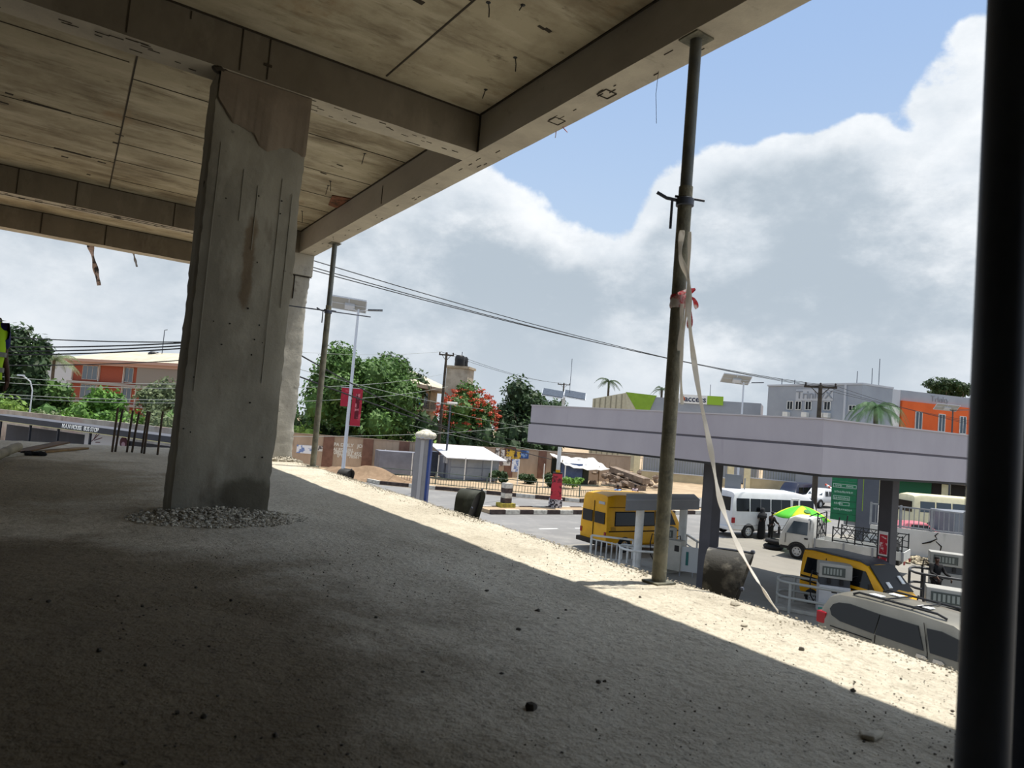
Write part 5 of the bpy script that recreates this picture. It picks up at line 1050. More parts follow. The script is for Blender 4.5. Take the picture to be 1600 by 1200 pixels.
for k in range(6): 
    b.m=k%2; b.bar(a+(c-a)*(k/6),a+(c-a)*((k+1)/6),.14,.14)
b.m=1; b.bar((c.x,c.y,GZ),(c.x,c.y,c.z+.2),.2,.2); tag(b.build('road_barrier',[mat('barrier_red','#b5442f',.6),sign_white]),'raised red and white barrier arm above the white pickup','barrier')
# vendor's stand behind the canopy column
q=plan(1146,700,40); t=thing('vendor_stand','dark cluttered vendor stand with a grey board behind the canopy column','stand',q,-math.radians(vaz(1146)))
b=MB()
for x in (-.7,.75): b.tube([(x,0,0),(x,0,3.3)],.04,6)
b.build('stand_post',grey_paint,t)
b=MB(); b.bb((-.35,-.1,2.55),(.55,0,3.45)); b.build('grey_board',mat('board_grey','#6e7278',.7),t)
b=MB(); b.add([(-1.0,-.8,2.2),(.75,-.8,2.05),(.75,.7,2.45),(-1.0,.7,2.6),(-1,-.8,2.15),(.75,-.8,2.0),(.75,.7,2.4),(-1,.7,2.55)],[(0,1,2,3),(7,6,5,4),(0,4,5,1),(1,5,6,2),(2,6,7,3),(3,7,4,0)]); b.build('sheet_roof',black_plastic,t)
b=MB(); r=random.Random(6)
for k in range(22): b.ball((r.uniform(-.8,.5),r.uniform(-.6,.5),r.uniform(.3,2.1)),(r.uniform(.12,.28),r.uniform(.1,.25),r.uniform(.15,.3)),7,5,.25,r)
b.build('hanging_goods',mat('dark_goods','#1d1a19',.9,0,'#3d332e',3,.5,.65),t)
# ================================================================ people
def skinfig(name,joints,edges,m,parent,lv=1):
    me=bpy.data.meshes.new(name); me.from_pydata([j[0] for j in joints],edges,[]); me.materials.append(m)
    o=bpy.data.objects.new(name,me); COL.objects.link(o); o.parent=parent
    sk=o.modifiers.new('skin','SKIN'); sk.use_smooth_shade=True
    for i,j in enumerate(joints):
        r=j[1]; me.skin_vertices[0].data[i].radius=r if isinstance(r,tuple) else (r,r)
    me.skin_vertices[0].data[0].use_root=True
    s=o.modifiers.new('smooth','SUBSURF'); s.levels=lv; s.render_levels=lv; return o
def person(label,p,facing,H,shirt,trousers,dress=None,armL=(.1,0,0),armR=(.1,0,0),headcover=None,bend=0.,sleeves=True,group=None,vest=None,cap=None):
    """facing: bearing; local +x is forward; arms given as forward swing of elbow / hand"""
    t=thing('person',label,'person',p,az(facing),group); k=H/1.7
    def P(x,y,z): return (x*k+bend*max(0,z-.95)*k,y*k,z*k)
    J=[(P(0,0,.95),(.13*k,.10*k)),(P(0,0,1.12),(.115*k,.09*k)),(P(0,0,1.32),(.15*k,.1*k)),(P(0,0,1.45),(.07*k,.06*k)),(P(.01,0,1.52),.05*k),(P(.02,0,1.60),(.075*k,.085*k)),(P(.015,0,1.68),(.07*k,.08*k)),(P(.105,0,1.59),.012*k)]
    E_=[(0,1),(1,2),(2,3),(3,4),(4,5),(5,6),(5,7)]
    for sd,am in ((1,armL),(-1,armR)):
        i=len(J); J+=[(P(0,sd*.17,1.40),.06*k),(P(-.01+am[0],sd*(.23+am[2]),1.14),.042*k),(P(.05+am[0]+am[1],sd*(.22+am[2]*.5),.92+am[1]*.5),.03*k),(P(.07+am[0]+am[1]*1.15,sd*(.22+am[2]*.4),.84+am[1]*.55),(.035*k,.018*k))]
        E_+=[(2,i),(i,i+1),(i+1,i+2),(i+2,i+3)]
        h=J[i+3][0]
        for f in range(4):
            j=len(J); q=(h[0]+(.02*f-.03)*k,h[1],h[2]-.03*k); l=(.07,.08,.075,.06)[f]*k; J+=[(q,.010*k),((q[0]+.01*k,q[1]-sd*.006*k,q[2]-l*.6),.009*k),((q[0]+.02*k,q[1]-sd*.014*k,q[2]-l),.008*k)]; E_+=[(i+3,j),(j,j+1),(j+1,j+2)]
        j=len(J); J+=[((h[0]+.045*k,h[1]-sd*.01*k,h[2]+.0*k),.011*k),((h[0]+.065*k,h[1]-sd*.015*k,h[2]-.045*k),.009*k)]; E_+=[(i+3,j),(j,j+1)]
    for sd in (1,-1):
        i=len(J); J+=[(P(0,sd*.09,.88),.085*k),(P(.02,sd*.1,.5),.058*k),(P(-.01,sd*.1,.10),.038*k),(P(.02,sd*.1,.03),.035*k),(P(.14,sd*.11,.025),.03*k)]; E_+=[(0,i),(i,i+1),(i+1,i+2),(i+2,i+3),(i+3,i+4)]
        j=len(J); J+=[(P(.015,sd*.085,1.60),.012*k)]; E_+=[(5,j)]
    o=skinfig('body',J,E_,skin,t)
    b=MB()
    for sd in (1,-1): b.ball(P(.088,sd*.032,1.615),(.01*k,.013*k,.008*k),8,5)
    b.build('eyes',sign_white,t); b=MB(); b.ball(P(.09,0,1.545),(.012*k,.028*k,.008*k),8,4); b.build('mouth',mat('lip_brown','#5c2e28',.5),t)
    if headcover is None:
        b=MB(); b.ball(P(-.005,0,1.665),(.098*k,.09*k,.085*k),12,7); b.build('hair',hair,t,smooth=60)
    else:
        b=MB(); b.lathe([(.02*k,1.78*k),(.09*k,1.75*k),(.115*k,1.67*k),(.12*k,1.58*k),(.15*k,1.48*k),(.24*k,1.38*k),(.25*k,1.25*k),(.2*k,1.2*k)],14,(-.03*k+bend*.7*k,0,0)); b.build('veil',headcover,t,smooth=60)
    def chain(name,js,es,m): return skinfig(name,js,es,m,t)
    js=[(P(0,0,.93),(.155*k,.125*k)),(P(0,0,1.12),(.14*k,.115*k)),(P(0,0,1.32),(.175*k,.125*k)),(P(0,0,1.43),(.09*k,.08*k))]; es=[(0,1),(1,2),(2,3)]
    for sd,am in ((1,armL),(-1,armR)):
        i=len(js); js+=[(P(0,sd*.17,1.40),.08*k),(P(-.01+am[0],sd*(.23+am[2]),1.16),.06*k)]; es+=[(2,i),(i,i+1)]
        if sleeves=='long': js.append((P(.045+am[0]+am[1],sd*(.22+am[2]*.5),.96+am[1]*.5),.045*k)); es.append((i+1,i+2))
    chain('shirt',js,es,shirt)
    if vest:
        b=MB(); n=18; rings=[(.86,.20,.15),(1.0,.19,.15),(1.2,.205,.155),(1.36,.215,.15),(1.46,.13,.11)]; V=[]
        for z,ry,rx in rings:
            for i in range(n): a=2*PI*i/n; V.append((rx*k*math.cos(a)+bend*max(0,z-.95)*k,ry*k*math.sin(a),z*k))
        b.add(V,[(j*n+i,j*n+(i+1)%n,(j+1)*n+(i+1)%n,(j+1)*n+i) for j in range(4) for i in range(n)]); vv=b.build('vest',vest,t,smooth=60); vv.modifiers.new('sheet','SOLIDIFY').thickness=.008
        for z,ry,rx in ((.96,.196,.155),(1.12,.203,.16)):
            b=MB(); V=[]
            for dz in (-.025,.025):
                for i in range(n): a=2*PI*i/n; V.append(((rx+.012)*k*math.cos(a),(ry+.012)*k*math.sin(a),(z+dz)*k))
            b.add(V,[(i,(i+1)%n,n+(i+1)%n,n+i) for i in range(n)]); q=b.build('reflective_band',refl,vv); q.modifiers.new('sheet','SOLIDIFY').thickness=.004
        b=MB()
        for sd in (1,-1): b.tube([P(.14,sd*.1,1.36),P(.0,sd*.12,1.485),P(-.14,sd*.1,1.36),P(-.165,sd*.1,.95)],.02*k,6)
        b.build('brace',refl,vv)
    if cap: 
        b=MB(); b.lathe([(.1*k,1.66*k),(.105*k,1.7*k),(.08*k,1.76*k),(.02*k,1.78*k)],14); b.build('cap',cap,t,smooth=60)
    if dress:
        b=MB(); b.lathe([(.24*k,.05*k),(.22*k,.4*k),(.19*k,.8*k),(.17*k,1.0*k)],16); b.build('skirt',dress,t,smooth=60)
    else:
        js=[(P(0,0,.96),(.15*k,.12*k))]; es=[]
        for sd in (1,-1):
            i=len(js); js+=[(P(0,sd*.09,.88),.105*k),(P(.02,sd*.1,.5),.078*k),(P(-.01,sd*.1,.09),.06*k)]; es+=[(0,i),(i,i+1),(i+1,i+2)]
        chain('trousers',js,es,trousers)
        for sd in (1,-1): b=MB(); b.ball(P(.06,sd*.1,.04),(.13*k,.05*k,.045*k),10,6); b.build('shoe',black_plastic,t,smooth=60)
    return t
q=S(1189,842); person('woman in a long black dress and veil, left of the stooping person',q,30,1.68,cloth_black,None,cloth_black,headcover=mat('grey_black_veil','#2a2b2e',.9))
q=S(1203,846); person('person in black clothes stooping in front of the white minibus beside the lorry',q,100,1.62,cloth_black,cloth_black,None,(.15,.25,.06),(.1,.2,.05),bend=.12,sleeves='long')
q=plan(970,700,47); person('man in a light blue shirt seen from behind above the yellow bus',q,vaz(970),1.72,cloth_blue,denim,sleeves='long')
q=plan(997,700,49); person('person in a pale pink top beyond the yellow bus',q,vaz(997)+20,1.7,mat('pale_pink_cloth','#c3aeb0',.85),denim,bend=.05)
q=plan(1472,700,25.4); person('attendant in black standing before the farther grey fuel pump at right',Vector((q.x,q.y,GZ)),vaz(1475)+150,1.72,cloth_black,cloth_black,None,(.12,.3,.02),(.12,.3,.02),sleeves='long')
q=plan(1380,700,78); person('distant person in red and pink beyond the price board',q,250,1.7,red_cloth,denim,mat('pink_wrap','#c45a76',.85))
q=plan(1458,700,60); person('distant person in a dark blue top by the green stall',q,250,1.7,mat('dark_blue_cloth','#2a3350',.85),denim)
q=plan(-40,640,7.1); person('worker in a yellow hi-vis vest and dark blue shirt at the left border',Vector((q.x,q.y,0.0)),15,1.72,royal,denim,None,(.06,.04,-.06),(.06,.04,-.06),vest=hivis)
# ================================================================ buildings behind
def facade_frame(p0,p1):
    u=(p1-p0); L=u.length; return math.atan2(u.y,u.x),L
def window(parent,x0,x1,z0,z1,y=-.02,fm=None,gm=None,mull=1):
    b=MB(); w=.07
    for (a,c) in (((x0,y-.05,z0),(x1,y+.06,z0+w)),((x0,y-.05,z1-w),(x1,y+.06,z1)),((x0,y-.05,z0),(x0+w,y+.06,z1)),((x1-w,y-.05,z0),(x1,y+.06,z1))): b.bb(a,c)
    for k in range(mull): x=x0+(x1-x0)*(k+1)/(mull+1); b.bb((x-w/2,y-.05,z0),(x+w/2,y+.06,z1))
    f=b.build('window',fm or white_paint,parent); b=MB(); b.bb((x0+w/2,y-.02,z0+w/2),(x1-w/2,y+.03,z1-w/2)); b.build('pane',gm or glass_mid,f)
def hip_roof(parent,x0,x1,y0,y1,z,h,m,over=1.0,name='roof',fasc=None):
    b=MB(); X0,X1,Y0,Y1=x0-over,x1+over,y0-over,y1+over; r=min((X1-X0),(Y1-Y0))/2
    if X1-X0>Y1-Y0: a,c=(X0+r,(Y0+Y1)/2),(X1-r,(Y0+Y1)/2)
    else: a,c=((X0+X1)/2,Y0+r),((X0+X1)/2,Y1-r)
    V=[(X0,Y0,z),(X1,Y0,z),(X1,Y1,z),(X0,Y1,z),(a[0],a[1],z+h),(c[0],c[1],z+h)]
    Fc=[(0,1,5,4),(2,3,4,5),(1,2,5),(3,0,4),(3,2,1,0)] if X1-X0>Y1-Y0 else [(0,1,4),(2,3,5),(1,2,5,4),(3,0,4,5),(3,2,1,0)]
    b.add(V,Fc); o=b.build(name,m,parent)
    b=MB(); b.bb((X0,Y0,z-.45),(X1,Y1,z)); b.build('roof_fascia',fasc or m,parent); return o
# brick flats at the left
Pa=plan(112,600,118); Pb=plan(300,612,104); an,L=facade_frame(Pa,Pb)
t=thing('brick_flats','three storey terracotta brick flats with a pale hipped roof at the left','building',Pa,an)
pale_frame=mat('pale_concrete_frame','#b9b0a8',.85); 
b=MB(); b.bb((0,0,0),(L+6,10,10.2)); b.build('wall',brick,t)
for z in (3.3,6.5): b=MB(); b.bb((-.3,-.8,z-.35),(L+6.2,.0,z+.05)); b.build('floor_band',mat('grey_band','#8f8a86',.85),t)
for z0 in (.5,3.5,6.7):
    for x0,x1,n in ((2.8,7.0,2),(14.2,16.4,1)):
        window(t,x0,x1,z0+.2,z0+2.6,-.06,pale_frame,glass_mid,n)
    for x in (-.05,7.4,14.0,17.6): b=MB(); b.bb((x,-.25,z0),(x+.18,.0,z0+3.0)); b.build('pilaster',pale_frame,t)
b=MB(); b.bb((18.2,-.7,6.6),(L+6,-.1,9.6)); b.build('stair_wall',mat('grey_stair','#7c766f',.85),t)
b=MB(); b.bb((-.5,-.9,9.4),(L+6.4,.2,10.0)); b.build('eave_board',mat('rosy_eave','#a98a7e',.8),t)
hip_roof(t,0,L+6,0,10,10.3,2.1,roof_pale,1.4,fasc=mat('rosy_eave','#a98a7e'))
b=MB(); b.lathe([(.9,0),(.95,.6),(.6,.9)],12,(14.5,4.5,11.6)); b.build('water_tank',black_plastic,t); b=MB(); b.tube([(16.5,4.5,11.2),(16.5,4.5,16.2)],.07,6); b.tube([(16.5,4.5,16.2),(17.2,4.5,16.3)],.06,6); b.build('mast',steel_dark,t)
Pc=plan(72,600,150); b=MB(); b.box((0,0,5.6),(16,8,11.2)); b.box((0,0,11.5),(17.5,9.5,.5)); o=b.build('grey_house',stucco_lt); o.location=Pc; o.rotation_euler.z=an; tag(o,'pale grey house farther back, left of the brick flats','building')
# apartment block in the centre with balconies
Pa=plan(628,650,84); Pb=plan(693,655,100); an,L=facade_frame(Pa,Pb)
t=thing('apartment_block','beige apartment block with open balconies and a pale hipped roof between the trees','building',Pa,an)
b=MB(); b.bb((-.5,1.4,0),(L+.3,10,9.3)); b.build('wall',stucco,t)
for z in (.2,3.3,6.4): 
    b=MB(); b.bb((-.2,-.2,z-.3),(L+.8,1.5,z)); b.build('balcony_floor',mat('balcony_slab','#9d9182',.9),t)
    b=MB(); 
    for z2 in (.25,.55,.95): b.bar((0,-.1,z+z2),(L+.6,-.1,z+z2),.05,.05)
    k=0
    while k<L+.6: b.bar((k,-.1,z),(k,-.1,z+.95),.04,.04); k+=.35
    b.build('balustrade',mat('balcony_rail','#5a5450',.7),t)
    for x in (2.0,6.5,11): window(t,x,x+1.6,z+.3,z+2.3,1.36,stucco,glass_dark,1)
    for x in (-.1,4.6,9.4,L): b=MB(); b.bb((x,-.15,z),(x+.25,.1,z+2.9)); b.build('column',stucco,t)
for x,c_ in ((4.0,cloth_blue),(4.9,mat('blue_laundry','#2e7fc4',.8)),(3.3,cloth_white),(5.6,mat('red_laundry','#a84a3a',.8)),(2.6,denim)): b=MB(); b.bb((x,-.2,6.9),(x+.6,-.15,8.2)); b.build('laundry',c_,t)
hip_roof(t,-.5,L+.3,-.2,10,9.4,2.7,roof_pale,1.0,fasc=mat('brown_eave','#7d6f62'))
Pt=plan(713,655,93); t=thing('water_tower','pale concrete water tower carrying two black tanks','water tower',Pt,an); b=MB(); b.bb((-1.5,-1.5,0),(1.5,1.5,12.2)); b.build('tower_shaft',mat('tower_concrete','#b5aa9a',.9,0,'#8f8474',.8,.4,.7),t); b=MB(); b.bb((-1.7,-1.7,12.2),(1.7,1.7,12.5)); b.build('tower_slab',stucco,t)
for x in (-.75,.85): b=MB(); b.lathe([(.65,12.5),(.7,12.7),(.66,13.1),(.7,13.4),(.66,13.8),(.5,14.0)],14,(x,0,0)); b.build('tank',black_plastic,t,smooth=50)
b=MB(); b.tube([(.05,0,12.5),(.05,0,14.6)],.05,5); b.build('pipe',steel_dark,t)
# bank hall
Pa=plan(922,640,100); Pb=plan(1188,650,91); an,L=facade_frame(Pa,Pb)
t=thing('bank_hall','low grey hall with a green sloped gable and a white sign strip behind the canopy','building',Pa,an)
cor=mat('ribbed_cream_sheet','#c4bfa8',.6,0,'#b3ae97',3,.4,.7)
gs=L/266.
def bx(px): return (px-922)*gs
b=MB(); b.bb((bx(1016),0,0),(L,7,10.8)); b.build('grey_wall',stucco_grey,t)
b=MB(); b.prism([(bx(925),0),(bx(992),0),(bx(992),10.9),(bx(982),11.2),(bx(925),10.0)],.1,6,'xz'); b.build('ribbed_wall',cor,t)
for k in range(6): b=MB(); b.bb((bx(928+k*9),.02,0),(bx(928+k*9)+.14,.1,10.0+.18*k)); b.build('panel_joint',mat('joint_grey','#8e8a78',.7),t)
b=MB(); b.prism([(bx(980),11.25),(bx(1030),11.0),(bx(1020),8.6),(bx(1004),8.2)],-.1,.3,'xz'); b.build('green_gable',mat('bank_green','#7c9e2a',.5,0,'#88ac33',1,.4,.7),t)
b=MB(); b.prism([(bx(980),11.25),(bx(1004),8.2),(bx(985),7.5)],-.06,.2,'xz'); b.build('pale_gable',cor,t)
b=MB(); b.bb((bx(1066),-.15,10.2),(bx(1109),.05,11.4)); sg=b.build('sign_strip',sign_white,t); b=MB(); b.bb((bx(1109),-.15,10.2),(bx(1133),.05,11.4)); b.build('green_strip',mat('bank_green2','#8fb52e',.5),t)
text('sign_lettering','access',1.15,mat('sign_navy','#1b2748',.6),t,(bx(1091),-.17,10.8),depth=.01,weight=.02)
b=MB(); b.prism([(bx(1070),10.8),(bx(1073),11.15),(bx(1076),10.8),(bx(1073),10.45)],-.18,-.16,'xz'); b.build('sign_diamond',mat('sign_orange','#c8622a',.6),t)
b=MB(); b.tube([(bx(1112),.5,10.7),(bx(1112),.5,13)],.04,5); b.build('mast',steel_dark,t)
# light grey office and orange block
Pa=plan(1196,680,86); Pb=plan(1343,690,74); Pc=plan(1404,690,77); Pd=plan(1570,700,81.5)
an,L=facade_frame(Pa,Pb); t=thing('grey_office','tall light grey office block with small windows and raised lettering','building',Pa,an)
ox=lambda px:(px-1196)/147*L
b=MB(); b.bb((0,0,0),(L,5,12.75)); b.build('wall',stucco_grey,t); b=MB(); b.bb((-.1,-.1,12.75),(L+.05,5.1,12.95)); b.build('parapet',stucco_lt,t)
b=MB(); b.bb((ox(1319),-.12,0),(ox(1322),0,12.75)); b.build('wall_rib',stucco_lt,t)
for px in (1236,1250,1266,1295,1331): x=ox(px); window(t,x-.45,x+.45,9.85,10.9 if px<1320 else 10.5,-.03,white_paint,glass_dark,1)
for px in (1233,1264,1290,1297): x=ox(px); b=MB(); b.bb((x-.4,-.5,9.0),(x+.35,-.02,9.55)); b.build('air_conditioner',white_paint,t); 
b=MB(); b.bb((ox(1245),-.05,10.95),(ox(1303),-.01,12.3)); lp_=b.build('letter_panel',stucco_lt,t)
text('raised_lettering','TrinityX',1.3,mat('lettering_grey','#858b93',.6),t,(ox(1274),-.08,11.6),depth=.04,weight=.01,sx=1.15)
for x,h in ((1.2,.9),(3.2,.7)): b=MB(); b.tube([(x,1,12.9),(x,1,12.9+h)],.05,5); b.build('roof_vent',steel_dark,t)
an2,L2=facade_frame(Pb,Pc); t=thing('pale_office_wing','pale wing of the office block behind the palm, with roof aerials','building',Pb,an2)
b=MB(); b.bb((.05,0,0),(L2-.05,1.2,12.75)); b.build('wall',stucco_lt,t)
for x,h in ((.4,1.6),(4.1,3.4),(2.9,2.2)): b=MB(); b.tube([(x,1,12.7),(x,1,12.7+h)],.04,5); b.build('aerial',steel_dark,t)
b=MB(); b.bb((L2*.62,-.05,8.6),(L2*.98,-.01,10.8)); b.build('louvre_panel',white_paint,t); b=MB(); b.bb((L2*.45,-.5,5.6),(L2*.9,-.02,6.9)); b.build('dark_awning',steel_dark,t)
an3,L3=facade_frame(Pc,Pd); t=thing('orange_block','bright orange office block with a grey upper band and tall windows','building',Pc,an3)
qx=lambda px:(px-1404)/166*L3
b=MB(); b.bb((0,-.25,0),(L3,14,11.6)); b.build('orange_wall',orange,t); b=MB(); b.bb((0,0,11.6),(L3,14,12.8)); b.build('upper_band',stucco_grey,t)
for px in (1429,1464,1497):
    x=qx(px); window(t,x-.5,x+.5,8.5,10.55,-.29,white_paint,glass_mid,1); b=MB(); b.bb((x-.5,-.3,6.4),(x+.5,-.24,8.5)); b.build('grey_spandrel',stucco_lt,t); b=MB(); b.bb((x-.55,-.45,5.6),(x+.6,-.25,6.4)); b.build('lower_window',glass_dark,t)
text('faded_lettering','Trinity',1.0,mat('lettering_worn','#83888f',.7),t,(qx(1463),-.03,12.2),depth=.02)
# cream wall with bar fence
def barwall(pts,label,hw,hb,name='fence_wall'):
    p0,p1=pts; an,L=facade_frame(p0,p1); t=thing(name,label,'wall',p0,an)
    b=MB(); b.bb((0,0,0),(L,.25,hw)); b.build('wall_base',mat('cream_wall','#b3a98c',.85,0,'#9d9378',.5,.4,.7),t)
    b=MB(); b.bb((0,-.04,hw),(L,.29,hw+.1)); b.build('coping',stucco_lt,t)
    b=MB(); n=int(L/.3)
    for k in range(n): b.bar((k*.3,.12,hw),(k*.3,.12,hb),.07,.04)
    b.build('fence_bars',mat('fence_grey_green','#6f7566',.6),t); b=MB(); b.bar((0,.12,hb-.1),(L,.12,hb-.1),.06,.06); b.build('fence_rail',grey_paint,t)
    k=0
    for x in (0,L): b=MB(); b.bb((x-.35,-.15,0),(x+.35,.4,hb+.3)); b.build('pier',cream,t)
barwall((plan(993,755,83),plan(1140,765,81.5)),'cream wall with a grey bar fence behind the yellow bus',.95,2.6)
barwall((plan(1166,768,82),plan(1318,780,80)),'cream wall with a grey bar fence above the dark van',1.2,2.7)
q=plan(1445,760,80); q=plan(1445,760,72); t=thing('green_stall','row of low stalls with green and white fronts at the far right','stall',q,-math.radians(vaz(1445))); 
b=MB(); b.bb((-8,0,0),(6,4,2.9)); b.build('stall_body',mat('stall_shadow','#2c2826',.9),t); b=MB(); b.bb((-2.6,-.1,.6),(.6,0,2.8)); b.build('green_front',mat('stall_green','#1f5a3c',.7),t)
for x in (-7.5,-4.2,1.5,3.6): b=MB(); b.bb((x,-.15,0),(x+.8,0,2.8)); b.build('white_post',cream,t)
b=MB(); b.bb((-8.3,-1.2,2.9),(6.3,4.2,3.1)); b.build('stall_roof',mat('stall_roof','#6b5f55',.8),t)
b=MB(); r=random.Random(31)
for k in range(60): b.ball((q.x-1+r.uniform(-6,5),q.y-3+r.uniform(-3,3),GZ),(r.uniform(.3,.9),r.uniform(.3,.9),r.uniform(.1,.5)),7,4,.25,r)
tag(b.build('litter_mound',layered('mound_green_earth','#9a8a68',[('#6f7a44',1.2,.42,.62,.8,I3),('#c2b298',3,.55,.7,.6,I3)],.95)),'low mound of earth and weeds in front of the far stalls','mound',None,'stuff')
# ================================================================ trees
def thicket(label,a,c,h,dp,n,m,seed,ls=.28,name='undergrowth'):
    r_=random.Random(seed); b=MB(); dd=(c-a)
    for i in range(n):
        q=a+dd*r_.random(); w_=r_.uniform(.8,1.5); hh=h*r_.uniform(.6,1.05); cc=(q.x+r_.uniform(-dp,dp),q.y+r_.uniform(-dp,dp),GZ+hh*.55)
        leaves(b,cc,(w_,w_,hh*.5),150,ls,r_); b.ball(cc,(w_*.7,w_*.7,hh*.45),7,5,.15,r_)
    return tag(b.build(name,m),label,'undergrowth',None,'stuff')
thicket('dark tangled undergrowth behind the painted boundary wall',plan(455,690,72),plan(880,700,76),5.6,1.6,70,G_dark,71)
thicket('tangled green undergrowth behind the garden wall at the left',plan(-30,610,60),plan(300,620,56),3.9,1.2,46,G_mid,72)
tree('broad_tree','big dense green tree behind the painted wall, left of the apartment block',plan(563,690,71),12.7,(6.5,4.6,5.7),G_mid,1,34,420,.26,cz=6.9,cr=.36)
tree('dark_tree','darker tree whose top rises behind the right side of the big green tree',plan(610,690,88),14.6,(4.1,3.6,5.4),G_dark,2,14,260,.3,cz=8.6)
bush('yellow-green shrub above the painted wall beside the far corner pillar',plan(470,690,67),(2.4,1.6,2.4),G_light,3,8,150,.2)
bush('yellow-green shrub over the wall at the foot of the apartment block',plan(655,690,67),(2.0,1.3,2.2),G_light,4,8,150,.2)
tree('flame_tree','flamboyant tree covered with orange-red blossom behind the boundary wall',plan(728,690,76),9.6,(3.7,3.2,3.3),G_mid,5,16,260,.24,cz=5.8,flower=(G_red,230))
tree('dark_tree','dark rounded tree behind the wall, right of the red blossoming tree',plan(818,690,82),11.2,(4.9,4.2,4.6),G_dark,6,20,340,.28,cz=6.6)
tree('dark_tree','dark leafy tree low behind the left end of the station canopy',plan(872,700,90),9.0,(4.0,3.5,3.6),G_dark,7,12,240,.3,cz=5.3)
tree('dark_tree','tall dark leafy tree at the far left behind the worker',plan(8,600,60),11.3,(3.5,3.2,5.4),G_dark,8,20,340,.28,cz=5.8)
tree('dusty_tree','dusty grey-green bushy tree in front of the right end of the brick flats',plan(268,612,62),6.7,(3.2,2.6,3.2),G_dusty,9,14,300,.2,cz=3.5)
tree('vine_tree','bright green leafy tree in front of the brick flats',plan(152,610,58),6.0,(2.6,2.2,2.6),G_vivid,10,12,220,.3,cz=3.4)
tree('vine_tree','dark green leafy tree left of the bright green one',plan(88,610,62),6.2,(2.6,2.2,2.8),G_mid,11,12,220,.28,cz=3.2)
for i,(px,D,w,h,m,l) in enumerate(((30,56,2.2,3.4,G_light,'pale green bush over the garden wall below the dark leafy tree'),(75,55,2.0,3.0,G_dusty,'dusty bush over the garden wall, second from the left'),(115,54,2.0,3.3,G_vivid,'vivid green bush over the garden wall above the lettered band'),(190,54,2.2,3.2,G_vivid,'vivid green bush over the garden wall above the starter bars'),(226,55,2.0,3.4,G_dusty,'dusty bush over the garden wall beside the front pillar'),(262,50,2.,2.9,G_dusty,'dusty bush over the garden wall partly behind the front pillar'))):
    bush(l,plan(px,620,D),(w,1.4,h/1.8*1.25),m,50+i,9,170,.2)
tree('flat_topped_tree','distant flat-topped tree rising behind the orange block',plan(1481,715,112),18.8,(4.8,4.,1.9),G_dark,12,18,220,.3,cz=16.9,core=False)
def palm(label,p,H,R,seed,m=G_dark,n=16,droop=1.0,group=None):
    r=random.Random(seed); t=thing('palm_tree',label,'palm',p); b=MB(); b.tube([(0,0,-.05),(.1,0,H*.5),(0,.05,H)],[.26,.2,.17],9); b.build('trunk',bark,t,smooth=50)
    for k in range(n):
        a=2*PI*k/n+r.uniform(-.2,.2); up=r.uniform(.05,1.1); L=R*r.uniform(.85,1.1); b=MB(); P=[]
        for j in range(9):
            u=j/8; P.append(Vector((math.cos(a)*L*u*(1-.12*u),math.sin(a)*L*u*(1-.12*u),H+L*(up*u-(.75*droop+up*.55)*u*u))))
        b.tube(P,[.03*(1-.1*j) for j in range(9)],4)
        for j in range(1,9):
            for q in range(5):
                u=(j-1+(q+.5)/5)/8; i=min(int(u*8),7); f=u*8-i; c_=P[i]*(1-f)+P[i+1]*f; d=(P[i+1]-P[i]).normalized(); sd=d.cross(Vector((0,0,1))).normalized()
                for s in (1,-1):
                    l=L*.2*math.sin(PI*min(1,u*.85+.12)); e=(sd*s*.8+d*.45+Vector((0,0,-.55))).normalized(); w=d*.0085*R
                    b.add([c_-w,c_+w,c_+e*l+w*.3,c_+e*l-w*.3],[(0,1,2,3)])
        b.build('frond',m,t)
    return t
palm('palm tree with drooping fronds in front of the pale office wing',plan(1367,690,55),9.0,2.7,3,leafmat('palm_green','#587a50','#3c5a38'),24,1.15)
palm('dark palm top rising behind the bank hall, left of the taped prop',plan(947,660,112),13.6,2.7,4,G_dark,13,.8)
palm('dark slim palm top just left of the taped prop',plan(1031,660,106),12.6,2.1,5,G_dark,11,.8)
palm('dusty palm between the dark leafy tree and the brick flats',plan(80,600,85),8.6,3.6,6,G_dusty,18,.7)
# ================================================================ overhead lines
def cable(label,pts,r,m,group=None,sag=None):
    P=[]; 
    for a,c in zip(pts[:-1],pts[1:]):
        s=(c-a).length*.012 if sag is None else sag
        for k in range(12): u=k/12; P.append(a+(c-a)*u-Vector((0,0,4*s*u*(1-u))))
    P.append(pts[-1]); b=MB(); b.tube(P,r,6); return tag(b.build('overhead_cable',m),label,'cable',group)
top=lambda p,h,dx=0,dy=0: Vector((p.x+dx,p.y+dy,GZ+h))
cA=math.cos(az(147)); sA=math.sin(az(147))
for k,s in enumerate((-1,0,1)):
    pb=top(PB,hB-.02,s*.9*cA-.1*sA,s*.9*sA+.1*cA)
    # the three lines run from the pole at the right to the one behind the pillar
    dz=(9.95,9.55,9.3)[k]
    pl=Vector((PL.x+s*.25,PL.y+.1-.5*k,GZ+dz+.45)); 
    cable('power line sagging across the sky to the pole with the broad crossarm',[pl,pb],.016,wire_m,'three power lines',.5)
pc=plan(1560,700,40)
for k,s in enumerate((-1,0,1)): cable('power line from the broad crossarm toward the right, over the orange block',[top(PB,hB,s*.9*cA,s*.9*sA),Vector((pc.x,pc.y,GZ+7.6-.15*k))],.012,wire_m,'lines right of the crossarm',.2)
pA=top(PA,hA-.1); pfar=top(plan(878,640,120),13.2)
for k,s in enumerate((-.6,.6)): cable('thin line from the leaning grey pole to the distant pole',[pA+Vector((s,0,.1)),pfar+Vector((s,0,0))],.018,wire_m,'lines between grey pole and distant pole',.6)
